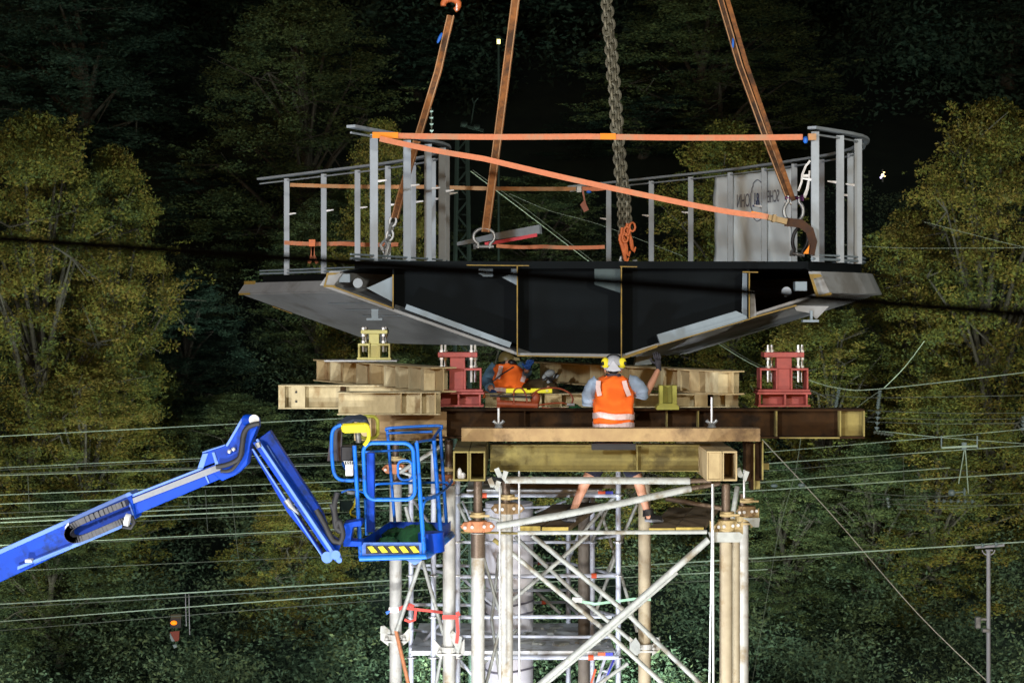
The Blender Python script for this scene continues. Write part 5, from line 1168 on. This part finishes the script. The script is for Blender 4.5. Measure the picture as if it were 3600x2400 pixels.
# ================================================================== TERRAIN
def tz(x, y):
    return max(0, (y-40))*.62 + .9*math.sin(x*.13+y*.21)*min(1, max(0, (y-42)/10))
nx, ny = 90, 90; vs = []; fs = []
for jy in range(ny+1):
    yy = -30 + 170*(jy/ny)**1.0
    for ix in range(nx+1):
        xx = -70 + 140*ix/nx; vs.append((xx, yy, tz(xx, yy)))
for jy in range(ny):
    for ix in range(nx):
        a = jy*(nx+1)+ix; fs.append((a, a+1, a+nx+2, a+nx+1))
m = MB(); m.add(vs, fs); g = m.build('hillside', M_soil, None, True); g['kind'] = 'structure'

# ================================================================== TREES
def leafmat(name, cols, tr=.25):
    m = bpy.data.materials.new(name); m.use_nodes = True; nt = m.node_tree; N = nt.nodes; L = nt.links
    bs = N['Principled BSDF']; bs.inputs['Roughness'].default_value = .8; bs.inputs['Specular IOR Level'].default_value = .06
    geo = N.new('ShaderNodeNewGeometry'); tc = N.new('ShaderNodeTexCoord'); oi = N.new('ShaderNodeObjectInfo')
    ad = N.new('ShaderNodeVectorMath'); ad.operation = 'ADD'; sc_ = N.new('ShaderNodeVectorMath'); sc_.operation = 'SCALE'; sc_.inputs['Scale'].default_value = 30
    cx = N.new('ShaderNodeCombineXYZ'); L.new(oi.outputs['Random'], cx.inputs[0]); L.new(cx.outputs[0], sc_.inputs[0])
    L.new(tc.outputs['Object'], ad.inputs[0]); L.new(sc_.outputs[0], ad.inputs[1])
    no = N.new('ShaderNodeTexNoise'); no.inputs['Scale'].default_value = .55; no.inputs['Detail'].default_value = 4; L.new(ad.outputs[0], no.inputs['Vector'])
    mt_ = N.new('ShaderNodeMath'); mt_.operation = 'MULTIPLY_ADD'; mt_.inputs[1].default_value = .42; L.new(geo.outputs['Random Per Island'], mt_.inputs[0]); 
    s2_ = N.new('ShaderNodeMath'); s2_.operation = 'MULTIPLY_ADD'; s2_.inputs[1].default_value = 1.7; s2_.inputs[2].default_value = -.55; L.new(no.outputs['Fac'], s2_.inputs[0]); L.new(s2_.outputs[0], mt_.inputs[2])
    rp_ = N.new('ShaderNodeValToRGB'); cr_ = rp_.color_ramp
    while len(cr_.elements) < len(cols): cr_.elements.new(.5)
    for i, c in enumerate(cols): cr_.elements[i].position = i/(len(cols)-1); cr_.elements[i].color = (*c, 1)
    L.new(mt_.outputs[0], rp_.inputs['Fac']); L.new(rp_.outputs['Color'], bs.inputs['Base Color'])
    tb = N.new('ShaderNodeBsdfTranslucent'); L.new(rp_.outputs['Color'], tb.inputs['Color']); ms = N.new('ShaderNodeMixShader'); ms.inputs[0].default_value = .42
    L.new(bs.outputs[0], ms.inputs[1]); L.new(tb.outputs[0], ms.inputs[2]); L.new(ms.outputs[0], N['Material Output'].inputs['Surface'])
    return m
L_yel = leafmat('yellow_green_leaves', [(.026,.040,.020),(.044,.060,.022),(.072,.076,.016),(.098,.070,.018),(.046,.068,.032)])
L_grn = leafmat('green_leaves', [(.020,.036,.022),(.03,.050,.028),(.045,.066,.03),(.062,.076,.028),(.032,.058,.040)])
L_drk = leafmat('dark_green_leaves', [(.008,.018,.015),(.015,.032,.025),(.026,.046,.032),(.020,.040,.036)])
def leafmesh(name, centers, sizes, per, rs, mt, ls=.10, flat=.6):
    """clumps of small pointed leaves; returns mesh"""
    g = np.random.default_rng(rs); C_ = []
    for c, s in zip(centers, sizes):
        k = max(6, int(per*(s/.6)**2)); d = g.normal(size=(k,3)); d /= np.linalg.norm(d, axis=1)[:,None]
        rr = s*(g.random(k)**.45); C_.append(np.array(c)[None,:] + d*rr[:,None]*np.array([1,1,flat])[None,:])
    C_ = np.concatenate(C_); n = len(C_)
    a = g.normal(size=(n,3)); a[:,2] *= .6; a /= np.linalg.norm(a,axis=1)[:,None]
    b = g.normal(size=(n,3)); b -= a*(a*b).sum(1)[:,None]; b /= np.linalg.norm(b,axis=1)[:,None]
    l = ls*(.5+1.0*g.random(n))[:,None]; w = l*(.30+.2*g.random(n))[:,None]
    vsx = np.stack([C_ - a*l*.5, C_ + b*w*.5, C_ + a*l*.5, C_ - b*w*.5], axis=1).reshape(-1,3)
    me = bpy.data.meshes.new(name); me.vertices.add(n*4); me.vertices.foreach_set('co', vsx.astype(np.float32).ravel())
    me.loops.add(n*4); me.loops.foreach_set('vertex_index', np.arange(n*4, dtype=np.int32))
    me.polygons.add(n); me.polygons.foreach_set('loop_start', np.arange(0, n*4, 4, dtype=np.int32)); me.polygons.foreach_set('loop_total', np.full(n, 4, dtype=np.int32))
    me.update(calc_edges=True); me.materials.append(mt); return me
from mathutils import noise as mn
def crown_clumps(seed, rx, h, nb, sp, low=.02):
    """layered sprays of foliage over an uneven envelope with holes in it"""
    g = random.Random(seed); cs = []; ss = []; lobes = []
    bumps = [(g.uniform(0, 6.28), g.uniform(.1, .95)) for _ in range(int(nb*1.5))]
    def env(a, t):
        base = max(0, 1 - max(0, (t-.30)/.70)**2.2)**.6 if t < 1 else 0
        n = mn.noise(V((math.cos(a)*1.6, math.sin(a)*1.6, t*4.2 + seed)))*.62 + mn.noise(V((math.cos(a)*3.5, math.sin(a)*3.5, t*9 + seed)))*.38
        return rx*max(.12, base)*(.86 + n)
    for _ in range(int(900*sp)):
        a = g.uniform(0, 6.283); t = g.uniform(low, 1.0)**.9
        if mn.noise(V((math.cos(a)*2.2+7, math.sin(a)*2.2, t*6.5+seed*2))) > .34: continue
        r = env(a, t)*g.choice((1, 1, .95, .85, .6, .35)); 
        cs.append((math.cos(a)*r, math.sin(a)*r, t*h - .12*r)); ss.append(g.uniform(.26,.66))
    for a, t in bumps:
        r = env(a, t)*.9; lobes.append((math.cos(a)*r*.8, math.sin(a)*r*.8, t*h*.95, rx*.4))
        for q in range(12):      # a branch spray poking out
            k = .75+.065*q; cs.append((math.cos(a)*r*k+g.uniform(-.2,.2), math.sin(a)*r*k+g.uniform(-.2,.2), t*h+.05*q+g.uniform(-.15,.15))); ss.append(.36-.02*q)
    return cs, ss, lobes
def tree_proto(name, label, seed, rx, h, nb, mt, per=150, ls=.10, sp=1.0):
    t = thing(name, label, 'tree', (0,0,0), 'trees on the dark hillside')
    cs, ss, lobes = crown_clumps(seed, rx, h, nb, sp)
    me = leafmesh('crown', cs, ss, per, seed, mt, ls, .42); o = bpy.data.objects.new('crown', me); COL.objects.link(o); o.parent = t
    g = random.Random(seed); m = MB(); pts = [V((0,0,-.6))]; 
    for i in range(1,8): pts.append(V((.25*math.sin(i*.9+seed), .25*math.cos(i*1.1), h*.85*i/7)))
    m.tube(pts, [rx*.075*(1-.8*i/7) for i in range(8)], 10)
    for (x,y,z,r) in lobes:
        k = min(6, max(1, int(z/h*5))); b = pts[k]; m.tube([b, b.lerp(V((x,y,z)), .5)+V((0,0,.3)), V((x,y,z))], [rx*.03, rx*.02, rx*.008], 7)
        for _ in range(3):
            e = V((x,y,z)) + V((g.gauss(0,1),g.gauss(0,1),g.gauss(0,.8)))*r*.55; m.tube([V((x,y,z)), e], [rx*.010, .006], 5)
    m.build('trunk', M_bark, t, True)
    t['h'] = h; t['rx'] = rx; del t['h']; del t['rx']
    return (t, rx, h)
PR = [tree_proto('broadleaf_tree', 'x', 11, 3.2, 11.0, 22, L_yel, 150, .10),
      tree_proto('broadleaf_tree', 'x', 23, 3.0, 12.0, 22, L_grn, 150, .10),
      tree_proto('broadleaf_tree', 'x', 37, 3.0, 10.0, 20, L_yel, 150, .10),
      tree_proto('broadleaf_tree', 'x', 51, 3.4, 11.0, 18, L_drk, 130, .13)]
used = [False]*len(PR)
def plant(k, u, vtop, Y, wpx, label, hs=None, rot=0.0):
    t, rx, h = PR[k]
    if used[k]: t = copy_tree(t)
    used[k] = True
    x = X(u, Y); z0 = tz(x, Y) - .2; zt_ = Z(vtop, Y); sh = (zt_-z0)/(h*1.12); sw = px(wpx, Y)/(2*rx*1.05)
    t.location = (x, Y, z0); t.scale = (sw, sw, sh); t.rotation_euler = (0,0,rot); t['label'] = label
    return t
plant(0, 120, 215, 45, 740, 'yellow-green tree filling the left edge above the boom', rot=.4)
plant(2, 400, 380, 46.5, 560, 'olive tree right of the left edge tree, behind the knuckle', rot=2.1)
plant(0, 330, 1180, 43.5, 640, 'low yellowish tree behind the grey strip of the boom', rot=4.2)
plant(1, 1060, -160, 58, 760, 'tall dim green tree left of the slings above the left railing', rot=1.0)
plant(2, 1350, 300, 50, 420, 'yellowish tree behind the close posts of the left railing', rot=3.3)
plant(1, 1130, 620, 52, 500, 'green tree behind the far left end of the bridge', rot=5.0)
plant(3, 760, 520, 60, 520, 'dark tree between the left tree and the bridge', rot=.7)
plant(3, 280, -200, 64, 900, 'dim tree at the top left corner', rot=1.9)
plant(3, 780, -150, 72, 760, 'darkest tree top between the left corner and the tall green tree', rot=2.4)
plant(3, 1650, -120, 74, 900, 'dark tree behind the two left slings', rot=.2)
plant(1, 1900, 560, 56, 560, 'green tree seen through the middle of the bridge railing', rot=2.8)
plant(3, 2120, -100, 72, 900, 'dark tree behind the hanging chain', rot=4.0)
plant(2, 2560, 310, 51, 640, 'olive tree behind the tarpaulin and the right sling', rot=1.2)
plant(1, 2500, -160, 62, 820, 'dim green tree at the top right of the chain', rot=3.6)
plant(0, 2900, 980, 45.5, 620, 'yellow-green tree behind the right jack', rot=5.4)
plant(3, 3050, -120, 76, 900, 'very dark tree behind the tiny sparkling lamp', rot=5.9)
plant(0, 3490, 170, 46, 760, 'yellow-green tree at the right edge', rot=2.9)
plant(2, 3190, 620, 47, 560, 'olive tree below the tiny sparkling lamp', rot=.9)
plant(3, 3560, -150, 70, 800, 'dark tree at the top right corner', rot=3.0)
plant(2, 3300, 1230, 43.5, 620, 'low olive tree behind the T hanger', rot=4.7)
plant(1, 820, 1330, 46, 520, 'green tree behind the jib and the basket', rot=1.6)
plant(0, 2200, 1250, 45, 620, 'low yellowish tree behind the tower top', rot=.1)
plant(1, 1380, 1180, 47, 560, 'green tree behind the left beams', rot=3.9)
plant(1, 2760, 1560, 43, 520, 'green tree right of the tower foot', rot=2.2)
plant(3, 640, 900, 50, 520, 'dark green tree between the knuckle and the left olive tree', rot=2.6)
plant(1, 1700, 930, 50, 560, 'green tree behind the left red jack and the crouching worker', rot=1.1)
plant(2, 1050, 1620, 42.5, 460, 'low yellowish tree behind the foot of the jib', rot=3.1)
plant(3, 2250, 300, 62, 640, 'dark green tree behind the chain hooks', rot=5.2)
plant(1, 3060, 1480, 43, 560, 'low green tree right of the pale stay', rot=.5)
plant(1, 200, 1650, 41.5, 560, 'low green tree below the blue boom at the left edge', rot=4.4)
plant(3, 1480, 60, 66, 560, 'dark tree between the tall green tree and the second sling', rot=3.7)
# undergrowth: one mass of leaves over the lower slope
g = random.Random(77); cs = []; ss = []
for i in range(5200):
    y = g.uniform(36.5, 58) if i % 3 else g.uniform(36, 46); x = g.uniform(-.31, .31)*y
    hh = g.uniform(0, 1.6)*(.6+.8*math.sin(x*.7+y*.5)**2); cs.append((x, y, tz(x,y)+hh)); ss.append(g.uniform(.3,.65))
ug = bpy.data.objects.new('undergrowth', leafmesh('undergrowth', cs, ss, 95, 5, leafmat('undergrowth_leaves', [(.026,.044,.032),(.032,.054,.036),(.040,.062,.040),(.052,.066,.032),(.034,.056,.044)]), .095, .8)); COL.objects.link(ug)
tag(ug, 'dense dark green bushes and ivy covering the lower slope', 'undergrowth', None, 'stuff')
# dim far woods higher up the slope
cs = []; ss = []
for i in range(2600):
    y = g.uniform(64, 100); x = g.uniform(-.33, .33)*y; cs.append((x, y, tz(x,y)+g.uniform(0,5.5)*(.5+.5*math.sin(x*.5+y*.3)**2))); ss.append(g.uniform(.6,1.3))
fw = bpy.data.objects.new('far_woods', leafmesh('far_woods', cs, ss, 26, 8, L_drk, .22, .9)); COL.objects.link(fw)
tag(fw, 'almost black wood covering the upper hillside', 'woods', None, 'stuff')

# ================================================================== LIGHT, SKY, CAMERA
def spot(name, loc, target, power, col, size=120, rad=.12, blend=.6):
    li = bpy.data.lights.new(name, 'SPOT'); li.energy = power; li.color = col; li.spot_size = R(size); li.spot_blend = blend; li.shadow_soft_size = rad
    o = bpy.data.objects.new(name, li); COL.objects.link(o); o.location = loc
    o.rotation_euler = (V(target)-V(loc)).to_track_quat('-Z', 'Y').to_euler(); return o
spot('site_floodlight', (-9.0, -3.0, H+3.2), (.3, 20, H), 13500, (.88,.95,1.0), 50, .5)
spot('site_floodlight', (9.5, -1.0, H+5.0), (.8, 20, H-.5), 8500, (1.0,.94,.80), 50, .5)
spot('site_floodlight', (-5.2, 9.5, 2.6), (-1.2, 18.5, 8.2), 3000, (.86,.93,1.0), 95, .25)
spot('site_floodlight', (-1.5, 13.0, 1.2), (.6, 19.5, 7.5), 2800, (.97,.97,.95), 100, .25)
spot('site_floodlight', (5.6, 12.5, 2.2), (1.8, 19.5, 8.2), 1200, (1.0,.94,.82), 95, .25)
spot('site_floodlight', (-.2, 17.3, .6), (.2, 21.8, 5.6), 850, (.92,.95,1.0), 100, .2)
spot('track_floodlight', (-14.5, 30.5, 1.2), (-7, 46, 14), 17500, (.95,1.0,.80), 125, 1.0)
spot('track_floodlight', (14.5, 31, 1.2), (8, 47, 13), 17500, (.97,1.0,.78), 125, 1.0)
spot('track_floodlight', (0.3, 32.5, .8), (0, 56, 21), 32000, (.88,1.0,.84), 118, 1.0)

w = bpy.data.worlds.new('World'); sc.world = w; w.use_nodes = True; nt = w.node_tree
sky = nt.nodes.new('ShaderNodeTexSky'); sky.sky_type = 'NISHITA'; sky.sun_disc = False; sky.sun_elevation = R(3); sky.sun_rotation = R(200)
nt.links.new(sky.outputs[0], nt.nodes['Background'].inputs['Color']); nt.nodes['Background'].inputs['Strength'].default_value = .10

cam = bpy.data.cameras.new('camera'); co = bpy.data.objects.new('camera', cam); COL.objects.link(co)
co.location = (0, 0, H); co.rotation_euler = (R(90), 0, 0)
cam.sensor_width = 36; cam.lens = 36*F/3600; cam.shift_y = -(1200-VH)/3600; cam.clip_end = 500; cam.clip_start = .05
cam.dof.use_dof = True; cam.dof.focus_distance = 20.5; cam.dof.aperture_fstop = 4.0
sc.camera = co
sc.view_settings.view_transform = 'Standard'; sc.view_settings.look = 'None'; sc.view_settings.exposure = 0; sc.view_settings.gamma = 1
sc.cycles.max_bounces = 5; sc.cycles.use_denoising = True
